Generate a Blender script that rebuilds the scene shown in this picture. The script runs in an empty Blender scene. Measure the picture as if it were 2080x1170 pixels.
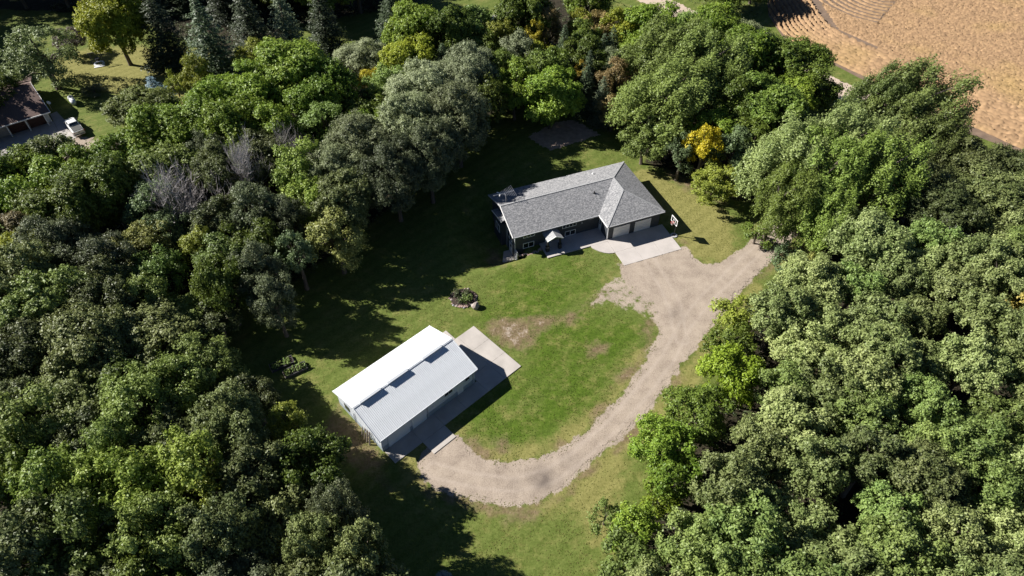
import bpy, math, random
import numpy as np
from mathutils import Vector

# ------------------------------------------------------------------ camera, sky, sun, exposure
S = bpy.context.scene
COL = S.collection
cam_data = bpy.data.cameras.new('camera')
cam = bpy.data.objects.new('camera', cam_data)
COL.objects.link(cam)
cam.location = (0.0, 0.0, 74.0)
cam.rotation_euler = (math.radians(90 - 47), 0, 0)
cam_data.sensor_width = 36.0
cam_data.lens = 24.0
cam_data.clip_start = 0.5
cam_data.clip_end = 3000.0
S.camera = cam

SUN_EL, SUN_AZ = 34.5, 168.0            # azimuth the light comes from, counter-clockwise from +X
w = bpy.data.worlds.new('World')
S.world = w
w.use_nodes = True
wn = w.node_tree.nodes
sky = wn.new('ShaderNodeTexSky')
sky.sky_type = 'NISHITA'
sky.sun_disc = False
sky.sun_elevation = math.radians(SUN_EL)
sky.sun_rotation = math.radians(90 - SUN_AZ)
sky.altitude = 2200
sky.air_density = 0.6
sky.dust_density = 0.4
sky.ozone_density = 3.5
bg = wn['Background']
bg.inputs['Strength'].default_value = 0.05
w.node_tree.links.new(sky.outputs[0], bg.inputs['Color'])

sun_data = bpy.data.lights.new('sun', 'SUN')
sun_data.energy = 5.0
sun_data.angle = math.radians(0.5)
sun_data.color = (1.0, 0.965, 0.91)
sun = bpy.data.objects.new('sun', sun_data)
COL.objects.link(sun)
a, e = math.radians(SUN_AZ), math.radians(SUN_EL)
sun.rotation_euler = Vector((-math.cos(a) * math.cos(e), -math.sin(a) * math.cos(e), -math.sin(e))).to_track_quat('-Z', 'Y').to_euler()
sun.location = (-60, 40, 60)

S.view_settings.view_transform = 'Standard'
S.view_settings.look = 'None'
S.view_settings.exposure = 1.0
S.view_settings.gamma = 1.0
S.view_settings.use_curve_mapping = False
S.render.engine = 'CYCLES'
S.cycles.use_denoising = True
S.cycles.denoiser = 'OPENIMAGEDENOISE'
S.cycles.denoising_prefilter = 'NONE'
S.cycles.sample_clamp_indirect = 2.0
S.cycles.max_bounces = 6
S.cycles.diffuse_bounces = 4
S.cycles.transmission_bounces = 4
S.cycles.transparent_max_bounces = 4
S.cycles.caustics_reflective = False
S.cycles.caustics_refractive = False

rng = np.random.default_rng(11)
random.seed(5)
R = math.radians

# ------------------------------------------------------------------ helpers
class MB:
    """collects shapes in local coordinates and links them as one mesh object"""
    def __init__(self):
        self.v, self.f = [], []
    def add(self, vs, fs):
        n = len(self.v)
        self.v += [tuple(map(float, p)) for p in vs]
        self.f += [tuple(i + n for i in q) for q in fs]
        return self
    def box(self, x0, x1, y0, y1, z0, z1):
        return self.add([(x0, y0, z0), (x1, y0, z0), (x1, y1, z0), (x0, y1, z0), (x0, y0, z1), (x1, y0, z1), (x1, y1, z1), (x0, y1, z1)],
                        [(0, 3, 2, 1), (4, 5, 6, 7), (0, 1, 5, 4), (1, 2, 6, 5), (2, 3, 7, 6), (3, 0, 4, 7)])
    def prism(self, poly, z0, z1):
        n = len(poly)
        zt = z1 if hasattr(z1, '__len__') else [z1] * n
        zb = z0 if hasattr(z0, '__len__') else [z0] * n
        vs = [(p[0], p[1], zb[i]) for i, p in enumerate(poly)] + [(p[0], p[1], zt[i]) for i, p in enumerate(poly)]
        fs = [tuple(range(n - 1, -1, -1)), tuple(range(n, 2 * n))]
        fs += [(i, (i + 1) % n, n + (i + 1) % n, n + i) for i in range(n)]
        return self.add(vs, fs)
    def slab(self, pts, th):
        """a flat polygon in space given thickness straight down"""
        n = len(pts)
        vs = [(p[0], p[1], p[2] - th) for p in pts] + [tuple(p) for p in pts]
        fs = [tuple(range(n - 1, -1, -1)), tuple(range(n, 2 * n))]
        fs += [(i, (i + 1) % n, n + (i + 1) % n, n + i) for i in range(n)]
        return self.add(vs, fs)
    def wallpoly(self, axis, c0, c1, poly):
        """polygon in (along, z) pushed out between c0 and c1 across"""
        n = len(poly)
        mk = (lambda p, c: (p[0], c, p[1])) if axis == 'x' else (lambda p, c: (c, p[0], p[1]))
        vs = [mk(p, c0) for p in poly] + [mk(p, c1) for p in poly]
        fs = [tuple(range(n - 1, -1, -1)), tuple(range(n, 2 * n))]
        fs += [(i, (i + 1) % n, n + (i + 1) % n, n + i) for i in range(n)]
        return self.add(vs, fs)
    def beam(self, p, q, w, h=None):
        h = h or w
        p, q = Vector(p), Vector(q)
        d = (q - p).normalized()
        up = Vector((0, 0, 1)) if abs(d.z) < 0.95 else Vector((1, 0, 0))
        s = d.cross(up).normalized() * (w / 2)
        u = s.cross(d).normalized() * (h / 2)
        vs = [p - s - u, p + s - u, p + s + u, p - s + u, q - s - u, q + s - u, q + s + u, q - s + u]
        return self.add(vs, [(0, 1, 2, 3), (4, 7, 6, 5), (0, 4, 5, 1), (1, 5, 6, 2), (2, 6, 7, 3), (3, 7, 4, 0)])
    def tube(self, pts, rs, n=8, cap=True):
        pts = [Vector(p) for p in pts]
        if not hasattr(rs, '__len__'):
            rs = [rs] * len(pts)
        vs, fs = [], []
        for i, p in enumerate(pts):
            d = (pts[min(i + 1, len(pts) - 1)] - pts[max(i - 1, 0)]).normalized()
            up = Vector((0, 0, 1)) if abs(d.z) < 0.9 else Vector((1, 0, 0))
            s = d.cross(up).normalized()
            u = s.cross(d).normalized()
            for k in range(n):
                t = 2 * math.pi * k / n
                vs.append(p + (s * math.cos(t) + u * math.sin(t)) * rs[i])
        for i in range(len(pts) - 1):
            for k in range(n):
                k2 = (k + 1) % n
                fs.append((i * n + k, i * n + k2, (i + 1) * n + k2, (i + 1) * n + k))
        if cap:
            fs.append(tuple(range(n - 1, -1, -1)))
            m = (len(pts) - 1) * n
            fs.append(tuple(range(m, m + n)))
        return self.add(vs, fs)
    def ring(self, c, r0, r1, z0, z1, n=20):
        vs, fs = [], []
        for k in range(n):
            t = 2 * math.pi * k / n
            for rr, z in ((r0, z0), (r1, z0), (r1, z1), (r0, z1)):
                vs.append((c[0] + rr * math.cos(t), c[1] + rr * math.sin(t), z))
        for k in range(n):
            b, d = k * 4, ((k + 1) % n) * 4
            for j in range(4):
                j2 = (j + 1) % 4
                fs.append((b + j, d + j, d + j2, b + j2))
        return self.add(vs, fs)
    def mesh(self, name):
        m = bpy.data.meshes.new(name)
        m.from_pydata(self.v, [], self.f)
        m.update()
        return m
    def build(self, name, mat, parent=None, smooth=False, bevel=0.0, label=None):
        m = self.mesh(name)
        m.materials.append(mat)
        if smooth:
            m.polygons.foreach_set('use_smooth', [True] * len(m.polygons))
        o = bpy.data.objects.new(name, m)
        COL.objects.link(o)
        if parent is not None:
            o.parent = parent
        if bevel:
            b = o.modifiers.new('edge', 'BEVEL')
            b.width = bevel
            b.segments = 2
            b.limit_method = 'ANGLE'
            b.angle_limit = R(40)
        if label:
            o['label'] = label
        return o

def tag(o, label=None, cat=None, group=None, kind=None):
    if label: o['label'] = label
    if cat: o['category'] = cat
    if group: o['group'] = group
    if kind: o['kind'] = kind
    return o

def thing(name, label, cat, loc=(0, 0, 0), rz=0.0, group=None):
    o = bpy.data.objects.new(name, None)
    COL.objects.link(o)
    o.location = loc
    o.rotation_euler = (0, 0, rz)
    o.empty_display_size = 0.2
    return tag(o, label, cat, group)

def inst(name, mesh, parent, loc=(0, 0, 0), rot=(0, 0, 0), mat=None, scale=None):
    o = bpy.data.objects.new(name, mesh)
    COL.objects.link(o)
    o.parent = parent
    o.location = loc
    o.rotation_euler = rot
    if scale is not None:
        o.scale = scale
    if mat is not None:
        o.material_slots[0].link = 'OBJECT'
        o.material_slots[0].material = mat
    return o

# ------------------------------------------------------------------ materials
def mat(name, col, rough=0.6, var=0.12, scale=3.0, metal=0.0, bump=0.0, bscale=30.0, spec=0.4, stretch=None):
    m = bpy.data.materials.new(name)
    m.use_nodes = True
    nt = m.node_tree
    N, L = nt.nodes, nt.links
    b = N['Principled BSDF']
    b.inputs['Roughness'].default_value = rough
    b.inputs['Metallic'].default_value = metal
    b.inputs['Specular IOR Level'].default_value = spec
    tc = N.new('ShaderNodeTexCoord')
    mp = N.new('ShaderNodeMapping')
    if stretch: mp.inputs['Scale'].default_value = stretch
    L.new(tc.outputs['Object'], mp.inputs['Vector'])
    no = N.new('ShaderNodeTexNoise')
    no.inputs['Scale'].default_value = scale
    no.inputs['Detail'].default_value = 6
    L.new(mp.outputs[0], no.inputs['Vector'])
    r = N.new('ShaderNodeValToRGB')
    r.color_ramp.elements[0].position = 0.3
    r.color_ramp.elements[1].position = 0.7
    r.color_ramp.elements[0].color = (*[c * (1 - var) for c in col], 1)
    r.color_ramp.elements[1].color = (*[min(1, c * (1 + var)) for c in col], 1)
    L.new(no.outputs['Fac'], r.inputs['Fac'])
    L.new(r.outputs[0], b.inputs['Base Color'])
    if bump:
        n2 = N.new('ShaderNodeTexNoise')
        n2.inputs['Scale'].default_value = bscale
        n2.inputs['Detail'].default_value = 4
        L.new(mp.outputs[0], n2.inputs['Vector'])
        bp = N.new('ShaderNodeBump')
        bp.inputs['Strength'].default_value = bump
        bp.inputs['Distance'].default_value = 0.05
        L.new(n2.outputs['Fac'], bp.inputs['Height'])
        L.new(bp.outputs[0], b.inputs['Normal'])
    return m

M = {}
M['concrete'] = mat('concrete', (0.415, 0.378, 0.342), 0.85, 0.13, 0.55, bump=0.15, bscale=25)
M['concrete_apron'] = mat('pale_concrete', (0.45, 0.41, 0.38), 0.85, 0.09, 0.5, bump=0.15, bscale=25)
M['concrete_old'] = mat('older_concrete', (0.37, 0.34, 0.315), 0.9, 0.12, 0.9, bump=0.2, bscale=20)
M['white_metal'] = mat('white_painted_steel', (0.64, 0.66, 0.68), 0.45, 0.05, 0.7, spec=0.4)
M['white_wall_metal'] = mat('pale_painted_steel_wall', (0.60, 0.63, 0.66), 0.5, 0.04, 1.2)
M['wainscot'] = mat('grey_steel_wainscot', (0.28, 0.32, 0.35), 0.5, 0.05, 1.5)
M['white_trim'] = mat('white_trim', (0.72, 0.71, 0.69), 0.55, 0.05, 3)
M['grey_trim'] = mat('grey_gutter', (0.42, 0.42, 0.43), 0.5, 0.06, 3)
M['siding'] = mat('charcoal_siding', (0.055, 0.060, 0.068), 0.65, 0.15, 1.2, bump=0.3, bscale=6, stretch=(0.3, 0.3, 12))
M['siding_light'] = mat('grey_foundation_wall', (0.25, 0.24, 0.22), 0.8, 0.12, 1.5, bump=0.2)
M['glass'] = mat('dark_window_glass', (0.012, 0.016, 0.02), 0.06, 0.2, 1.0, spec=0.8)
M['door_white'] = mat('white_door', (0.66, 0.66, 0.65), 0.5, 0.04, 2)
M['black'] = mat('black_metal', (0.018, 0.018, 0.02), 0.45, 0.2, 3)
M['darkstone'] = mat('black_pedestal_stone', (0.03, 0.03, 0.034), 0.8, 0.3, 6, bump=0.4)
M['alu'] = mat('aluminium', (0.6, 0.6, 0.61), 0.35, 0.06, 4, metal=0.8)
M['red'] = mat('red_rim_paint', (0.42, 0.05, 0.04), 0.5, 0.15, 6)
M['net'] = mat('white_net', (0.6, 0.55, 0.53), 0.9, 0.1, 6)
M['rock'] = mat('granite_rock', (0.32, 0.27, 0.24), 0.9, 0.35, 2.5, bump=0.6, bscale=6)
M['rock_pink'] = mat('pink_rock', (0.42, 0.29, 0.25), 0.9, 0.3, 2.5, bump=0.6, bscale=6)
M['rock_grey'] = mat('grey_rock', (0.27, 0.27, 0.27), 0.9, 0.35, 2.5, bump=0.6, bscale=6)
M['mulch'] = mat('dark_mulch', (0.05, 0.035, 0.026), 0.95, 0.5, 8, bump=0.8, bscale=14)
M['soil'] = mat('garden_soil', (0.045, 0.034, 0.026), 0.95, 0.4, 6, bump=0.7, bscale=14)
M['board_dark'] = mat('weathered_dark_board', (0.05, 0.048, 0.048), 0.85, 0.3, 5, stretch=(1, 8, 8))
M['board_pale'] = mat('weathered_pale_board', (0.30, 0.25, 0.20), 0.85, 0.2, 5, stretch=(8, 1, 8))
M['bark'] = mat('brown_bark', (0.10, 0.08, 0.062), 0.95, 0.35, 4, bump=0.6, bscale=9, stretch=(1, 1, 0.2))
M['bark_pale'] = mat('bleached_dead_wood', (0.36, 0.33, 0.32), 0.9, 0.25, 4, bump=0.4, bscale=9)
M['bark_white'] = mat('white_dead_wood', (0.50, 0.48, 0.45), 0.9, 0.2, 4, bump=0.4, bscale=9)
M['brown_roof'] = mat('brown_shingles', (0.125, 0.082, 0.070), 0.9, 0.3, 9, bump=0.5, bscale=12)
M['tan_wall'] = mat('tan_siding', (0.36, 0.31, 0.27), 0.75, 0.1, 2)
M['door_brown'] = mat('dark_brown_garage_door', (0.062, 0.026, 0.02), 0.6, 0.15, 2)
M['truck_white'] = mat('white_car_paint', (0.74, 0.74, 0.72), 0.22, 0.02, 1, spec=0.6)
M['truck_cover'] = mat('black_vinyl_cover', (0.06, 0.062, 0.06), 0.7, 0.1, 3)
M['rubber'] = mat('tyre_rubber', (0.02, 0.02, 0.02), 0.85, 0.2, 6)
M['chrome'] = mat('chrome', (0.6, 0.6, 0.6), 0.2, 0.05, 3, metal=1.0)
M['tail'] = mat('red_lamp_lens', (0.25, 0.02, 0.02), 0.25, 0.1, 4)
M['tank'] = mat('white_tank_paint', (0.74, 0.75, 0.76), 0.4, 0.04, 1.2)

def shingle_mat():
    m = bpy.data.materials.new('grey_asphalt_shingles')
    m.use_nodes = True
    nt = m.node_tree; N, L = nt.nodes, nt.links
    b = N['Principled BSDF']; b.inputs['Roughness'].default_value = 0.9; b.inputs['Specular IOR Level'].default_value = 0.2
    tc = N.new('ShaderNodeTexCoord')
    vo = N.new('ShaderNodeTexVoronoi'); vo.inputs['Scale'].default_value = 5.0
    mp = N.new('ShaderNodeMapping'); mp.inputs['Scale'].default_value = (1.0, 1.7, 1.0)
    L.new(tc.outputs['Object'], mp.inputs[0]); L.new(mp.outputs[0], vo.inputs['Vector'])
    no = N.new('ShaderNodeTexNoise'); no.inputs['Scale'].default_value = 9; no.inputs['Detail'].default_value = 5
    L.new(tc.outputs['Object'], no.inputs['Vector'])
    n3 = N.new('ShaderNodeTexNoise'); n3.inputs['Scale'].default_value = 0.35; n3.inputs['Detail'].default_value = 4
    L.new(tc.outputs['Object'], n3.inputs['Vector'])
    sp = N.new('ShaderNodeSeparateColor'); L.new(vo.outputs['Color'], sp.inputs[0])
    ad = N.new('ShaderNodeMath'); ad.operation = 'MULTIPLY_ADD'; ad.inputs[1].default_value = 0.5
    L.new(sp.outputs[0], ad.inputs[0]); 
    m2 = N.new('ShaderNodeMath'); m2.operation = 'MULTIPLY'; m2.inputs[1].default_value = 0.55
    L.new(no.outputs['Fac'], m2.inputs[0]); L.new(m2.outputs[0], ad.inputs[2])
    r = N.new('ShaderNodeValToRGB')
    el = r.color_ramp.elements
    el[0].position = 0.2; el[0].color = (0.135, 0.137, 0.142, 1)
    el[1].position = 0.85; el[1].color = (0.40, 0.39, 0.385, 1)
    x = el.new(0.5); x.color = (0.225, 0.225, 0.23, 1)
    L.new(ad.outputs[0], r.inputs['Fac'])
    mx = N.new('ShaderNodeMixRGB'); mx.blend_type = 'MULTIPLY'; mx.inputs['Fac'].default_value = 0.25
    L.new(r.outputs[0], mx.inputs[1]); L.new(n3.outputs['Color'], mx.inputs[2])
    L.new(r.outputs[0], b.inputs['Base Color'])
    bp = N.new('ShaderNodeBump'); bp.inputs['Strength'].default_value = 0.35; bp.inputs['Distance'].default_value = 0.03
    L.new(sp.outputs[1], bp.inputs['Height']); L.new(bp.outputs[0], b.inputs['Normal'])
    return m
M['shingle'] = shingle_mat()
M['ridge_shingle'] = mat('ridge_cap_shingles', (0.33, 0.33, 0.33), 0.9, 0.3, 6, bump=0.4)

def leaf_mat(name, A, B, trans=0.28, gloss=0.3, rough=0.5):
    m = bpy.data.materials.new(name)
    m.use_nodes = True
    nt = m.node_tree; N, L = nt.nodes, nt.links
    b = N['Principled BSDF']; b.inputs['Roughness'].default_value = rough; b.inputs['Specular IOR Level'].default_value = gloss
    at = N.new('ShaderNodeAttribute'); at.attribute_name = 'tone'
    mx = N.new('ShaderNodeMixRGB'); mx.inputs[1].default_value = (*A, 1); mx.inputs[2].default_value = (*B, 1)
    L.new(at.outputs['Fac'], mx.inputs['Fac'])
    oi = N.new('ShaderNodeObjectInfo')
    hs = N.new('ShaderNodeHueSaturation')
    f1 = N.new('ShaderNodeMapRange'); f1.inputs['To Min'].default_value = 0.490; f1.inputs['To Max'].default_value = 0.506
    f2 = N.new('ShaderNodeMapRange'); f2.inputs['To Min'].default_value = 0.78; f2.inputs['To Max'].default_value = 1.2
    mu = N.new('ShaderNodeMath'); mu.operation = 'MULTIPLY'; mu.inputs[1].default_value = 7.31
    fr = N.new('ShaderNodeMath'); fr.operation = 'FRACT'
    L.new(oi.outputs['Random'], f1.inputs['Value']); L.new(oi.outputs['Random'], mu.inputs[0]); L.new(mu.outputs[0], fr.inputs[0]); L.new(fr.outputs[0], f2.inputs['Value'])
    L.new(f1.outputs[0], hs.inputs['Hue']); L.new(f2.outputs[0], hs.inputs['Value']); L.new(mx.outputs[0], hs.inputs['Color'])
    L.new(hs.outputs[0], b.inputs['Base Color'])
    tr = N.new('ShaderNodeBsdfTranslucent')
    L.new(hs.outputs[0], tr.inputs['Color'])
    ms = N.new('ShaderNodeMixShader'); ms.inputs['Fac'].default_value = trans
    L.new(b.outputs[0], ms.inputs[1]); L.new(tr.outputs[0], ms.inputs[2])
    L.new(ms.outputs[0], N['Material Output'].inputs['Surface'])
    return m

LEAF = {   # kind: (dark leaf, light leaf)
    'walnut': ((0.121, 0.209, 0.024), (0.258, 0.343, 0.044)),
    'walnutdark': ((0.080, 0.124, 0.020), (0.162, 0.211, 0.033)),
    'boxelder': ((0.164, 0.230, 0.053), (0.258, 0.367, 0.092)),
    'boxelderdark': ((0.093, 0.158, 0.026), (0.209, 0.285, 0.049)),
    'pale': ((0.135, 0.184, 0.039), (0.244, 0.319, 0.085)),
    'limepale': ((0.173, 0.254, 0.041), (0.334, 0.412, 0.082)),
    'limegold': ((0.193, 0.242, 0.037), (0.376, 0.412, 0.065)),
    'limebright': ((0.143, 0.215, 0.016), (0.247, 0.330, 0.032)),
    'maplegold': ((0.194, 0.233, 0.020), (0.401, 0.421, 0.035)),
    'yellowlime': ((0.216, 0.268, 0.028), (0.401, 0.419, 0.045)),
    'yellow': ((0.295, 0.266, 0.024), (0.501, 0.413, 0.041)),
    'goldbright': ((0.400, 0.330, 0.016), (0.640, 0.540, 0.035)),
    'gold': ((0.283, 0.212, 0.031), (0.481, 0.340, 0.042)),
    'goldtan': ((0.301, 0.250, 0.060), (0.461, 0.372, 0.090)),
    'tan': ((0.230, 0.184, 0.068), (0.414, 0.315, 0.123)),
    'oldgold': ((0.173, 0.198, 0.053), (0.354, 0.355, 0.102)),
    'olive': ((0.122, 0.158, 0.037), (0.247, 0.274, 0.070)),
    'willow': ((0.143, 0.187, 0.056), (0.268, 0.321, 0.124)),
    'rusty': ((0.160, 0.140, 0.064), (0.281, 0.231, 0.110)),
    'elm': ((0.145, 0.176, 0.078), (0.292, 0.332, 0.169)),
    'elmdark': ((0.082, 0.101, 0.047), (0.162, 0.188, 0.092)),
    'silver': ((0.214, 0.252, 0.128), (0.398, 0.442, 0.251)),
    'silverbush': ((0.265, 0.306, 0.244), (0.429, 0.469, 0.390)),
    'oak': ((0.127, 0.171, 0.048), (0.307, 0.354, 0.132)),
    'oaksage': ((0.160, 0.215, 0.060), (0.394, 0.451, 0.179)),
    'oakgreen': ((0.122, 0.190, 0.047), (0.278, 0.360, 0.101)),
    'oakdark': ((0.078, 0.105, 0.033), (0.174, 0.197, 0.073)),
    'oakbrown': ((0.130, 0.157, 0.048), (0.260, 0.292, 0.104)),
    'bluegreen': ((0.109, 0.150, 0.057), (0.194, 0.271, 0.121)),
    'cottonwood': ((0.133, 0.180, 0.034), (0.263, 0.338, 0.090)),
    'cottonpale': ((0.149, 0.204, 0.055), (0.347, 0.415, 0.149)),
    'cottongreen': ((0.126, 0.183, 0.028), (0.241, 0.326, 0.071)),
    'sweptdark': ((0.090, 0.120, 0.027), (0.183, 0.233, 0.068)),
    'spruce': ((0.053, 0.084, 0.039), (0.117, 0.158, 0.080)),
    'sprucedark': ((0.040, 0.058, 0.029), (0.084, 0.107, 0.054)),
    'sprucegrey': ((0.091, 0.121, 0.064), (0.183, 0.221, 0.127)),
    'bluespruce': ((0.116, 0.178, 0.199), (0.233, 0.327, 0.374)),
    'redcedar': ((0.140, 0.100, 0.084), (0.221, 0.171, 0.120)),
    'drybush': ((0.171, 0.140, 0.120), (0.301, 0.250, 0.210)),
    'garden': ((0.080, 0.143, 0.026), (0.207, 0.289, 0.070)),
    'under': ((0.044, 0.060, 0.024), (0.107, 0.127, 0.054)),
}
LM = {k: leaf_mat('leaves_' + k, *v) for k, v in LEAF.items()}

# ------------------------------------------------------------------ setting: terrain and ground
HO, HA = (14.80, 78.84), R(21.3)          # house frame: front left eave corner of the garage wing, direction of the front
SO, SA = (-15.59, 41.46), R(43.4)         # workshop frame: front left eave corner, direction of the ridge
NO, NA = (-88.59, 112.01), R(36.8)        # neighbour's frame: right foot of the right garage door

def local(o, ang, x, y):
    dx, dy = x - o[0], y - o[1]
    return dx * math.cos(ang) + dy * math.sin(ang), -dx * math.sin(ang) + dy * math.cos(ang)
def world(o, ang, s, t):
    return o[0] + s * math.cos(ang) - t * math.sin(ang), o[1] + s * math.sin(ang) + t * math.cos(ang)

def sstep(a, b, x):
    t = np.clip((x - a) / (b - a), 0, 1)
    return t * t * (3 - 2 * t)

def pdist(poly, X, Y):
    """signed distance to a polygon, positive inside"""
    P = np.array(poly, float)
    Q = np.roll(P, -1, 0)
    d = np.full(X.shape, 1e9)
    ins = np.zeros(X.shape, bool)
    for (ax, ay), (bx, by) in zip(P, Q):
        ex, ey = bx - ax, by - ay
        t = np.clip(((X - ax) * ex + (Y - ay) * ey) / (ex * ex + ey * ey + 1e-12), 0, 1)
        d = np.minimum(d, np.hypot(X - ax - t * ex, Y - ay - t * ey))
        c = (ay > Y) != (by > Y)
        ins ^= c & (X < ax + (Y - ay) * ex / (ey if abs(ey) > 1e-9 else 1e-9))
    return np.where(ins, d, -d)

_tab = np.random.default_rng(3).random((64, 64))
def vnoise(X, Y, s):
    x, y = X / s, Y / s
    i, j = np.floor(x).astype(int), np.floor(y).astype(int)
    fx, fy = x - i, y - j
    fx, fy = fx * fx * (3 - 2 * fx), fy * fy * (3 - 2 * fy)
    g = lambda a, b: _tab[a % 64, b % 64]
    return (g(i, j) * (1 - fx) + g(i + 1, j) * fx) * (1 - fy) + (g(i, j + 1) * (1 - fx) + g(i + 1, j + 1) * fx) * fy
def fbm(X, Y, s):
    return (vnoise(X, Y, s) + 0.5 * vnoise(X + 7.3, Y + 2.1, s / 2) + 0.25 * vnoise(X + 1.7, Y + 9.2, s / 4)) / 1.75

def terrain(X, Y):
    dx, dy = X - HO[0], Y - HO[1]
    s = dx * math.cos(HA) + dy * math.sin(HA)
    t = -dx * math.sin(HA) + dy * math.cos(HA)
    dip = sstep(-24, -16.5, s) * (1 - sstep(-13.2, -12.2, s)) * sstep(0.8, 3.6, t) * (1 - sstep(11, 20, t))
    swell = 0.25 * (fbm(X, Y, 14.0) - 0.5) * (1 - np.exp(-((X - 2) ** 2 + (Y - 66) ** 2) / 1800.0))
    return -1.85 * dip + np.minimum(swell, 0) - 0.0

DRIVE = [(16.69, 73.53), (26.87, 77.66), (27.73, 75.57), (28.97, 74.06), (30.45, 73.53), (32.70, 74.60), (35.29, 76.66), (38.13, 78.90), (40.22, 81.67), (45.26, 85.03), (46.13, 82.38), (41.04, 76.66), (37.86, 73.11), (33.14, 68.11), (29.55, 63.72), (25.05, 58.36), (22.46, 55.00), (19.02, 50.42), (14.87, 45.57), (12.04, 43.08), (8.70, 40.16), (6.35, 38.00), (4.27, 36.40), (1.69, 35.43), (-0.56, 35.20), (-3.12, 35.91), (-6.27, 36.64), (-9.20, 37.56), (-11.19, 40.42), (-9.99, 42.27), (-6.95, 43.62), (-5.70, 42.74), (-4.63, 41.40), (-3.24, 40.42), (0.00, 40.03), (4.44, 41.07), (6.58, 42.27), (9.11, 44.10), (14.26, 49.51), (16.95, 53.23), (19.49, 57.33), (20.78, 60.10), (21.10, 63.72), (20.74, 66.07), (18.84, 68.02), (17.10, 70.52)]
SPILL = [(15.26, 72.06), (13.59, 70.01), (11.07, 65.88), (13.52, 65.41), (17.59, 63.72), (20.60, 61.70), (21.88, 66.55), (19.29, 71.54)]
BARE = [
    [(-3.81, 61.52), (-1.05, 62.61), (1.81, 62.34), (2.61, 60.10), (1.48, 57.08), (-1.36, 58.53)],
    [(3.14, 62.34), (5.60, 62.98), (5.90, 61.70), (3.80, 61.16)],
    [(-2.10, 42.87), (-1.32, 43.08), (-0.96, 42.27), (-1.79, 42.07)],
    [(-6.00, 42.74), (-2.98, 41.73), (-2.35, 40.09), (-4.69, 39.77), (-6.55, 41.73)],
    [(-1.40, 34.84), (3.94, 35.14), (2.76, 33.09), (-0.55, 33.38)],
    [(11.17, 58.36), (12.75, 58.53), (12.41, 57.08), (10.69, 56.49)],
    [(13.95, 52.59), (16.52, 55.00), (17.07, 54.19), (14.28, 51.42)],
]
BROWN = [
    [(17.94, 63.72), (20.69, 63.25), (19.64, 58.36), (17.02, 53.79), (13.70, 50.27), (12.69, 51.03), (16.62, 55.83), (18.53, 59.22)],
    [(1.41, 63.72), (5.66, 64.65), (9.82, 63.25), (5.52, 60.99), (2.41, 60.81)],
    [(-22.11, 49.14), (-14.21, 41.07), (-14.33, 37.25), (-19.81, 39.13), (-24.35, 44.45)],
    [(-3.53, 80.28), (0.00, 75.79), (-1.50, 73.63), (-4.20, 75.79)],
    [(11.69, 79.13), (16.93, 77.11), (16.02, 75.79), (12.27, 76.66)],
    [(28.17, 99.70), (30.94, 95.45), (36.38, 88.79), (35.83, 86.27), (30.11, 90.73), (26.10, 97.55)],
]
VERGE_R = [(33.22, 67.52), (28.62, 59.22), (24.68, 51.03), (15.65, 43.08), (11.69, 36.64), (11.32, 30.30), (8.54, 29.22), (7.09, 36.03), (15.00, 45.15), (23.05, 54.60), (30.45, 64.65)]
TRACK = [(-3.75, 59.22), (1.38, 61.43), (6.29, 62.79), (10.66, 65.12), (15.42, 70.01)]     # worn strip across the lawn
LUSH = [(-5.63, 63.72), (0.75, 73.11), (8.39, 75.79), (13.36, 71.54), (7.74, 63.72), (18.17, 62.79), (18.28, 58.36), (8.62, 45.86), (0.00, 41.40), (-6.19, 46.57), (1.31, 53.39), (2.03, 58.36)]
DRYISH = [(22.71, 98.26), (35.83, 86.27), (33.57, 75.79), (28.59, 73.63), (26.88, 81.44), (22.53, 96.85)]
YARD = [(-85.52, 140.79), (-66.45, 138.62), (-61.03, 120.82), (-69.26, 119.02), (-94.86, 130.33), (-97.53, 138.62)]
CLEAR = [(-42.51, 60.10), (-29.68, 71.54), (-23.55, 80.28), (-17.36, 88.79), (-12.33, 99.70), (-3.80, 113.81), (9.80, 119.92), (19.25, 116.38), (22.89, 99.70), (36.38, 88.79), (45.26, 85.03), (46.42, 78.00), (34.67, 67.52), (28.44, 58.36), (26.13, 50.27), (18.77, 43.76), (14.83, 36.64), (12.24, 26.61), (-12.51, 26.61), (-21.68, 30.85), (-29.55, 45.86), (-36.98, 52.59)]
YARD2 = [(-129.40, 159.88), (-89.81, 154.81), (-63.68, 136.48), (-60.04, 120.82), (-70.29, 113.81), (-74.33, 107.28), (-96.85, 99.70)]
VERGE = [(30, 190), (62.5, 190), (62.3, 165.2), (60.8, 157), (61.3, 145.7), (84.5, 110.1), (91.8, 103.5), (85, 98), (60, 128), (38, 158)]
OPEN2 = [(-49.61, 149.94), (-16.83, 165.19), (2.43, 167.93), (0.00, 149.94), (-15.62, 147.58), (-30.31, 140.79), (-42.87, 138.62)]
FIELD = [(61.5, 400), (61.5, 190), (62.3, 165.2), (60.6, 157), (61.1, 145.7), (84.3, 110.1), (91.5, 103.5), (130, 71), (280, 10), (420, 400)]

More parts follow.
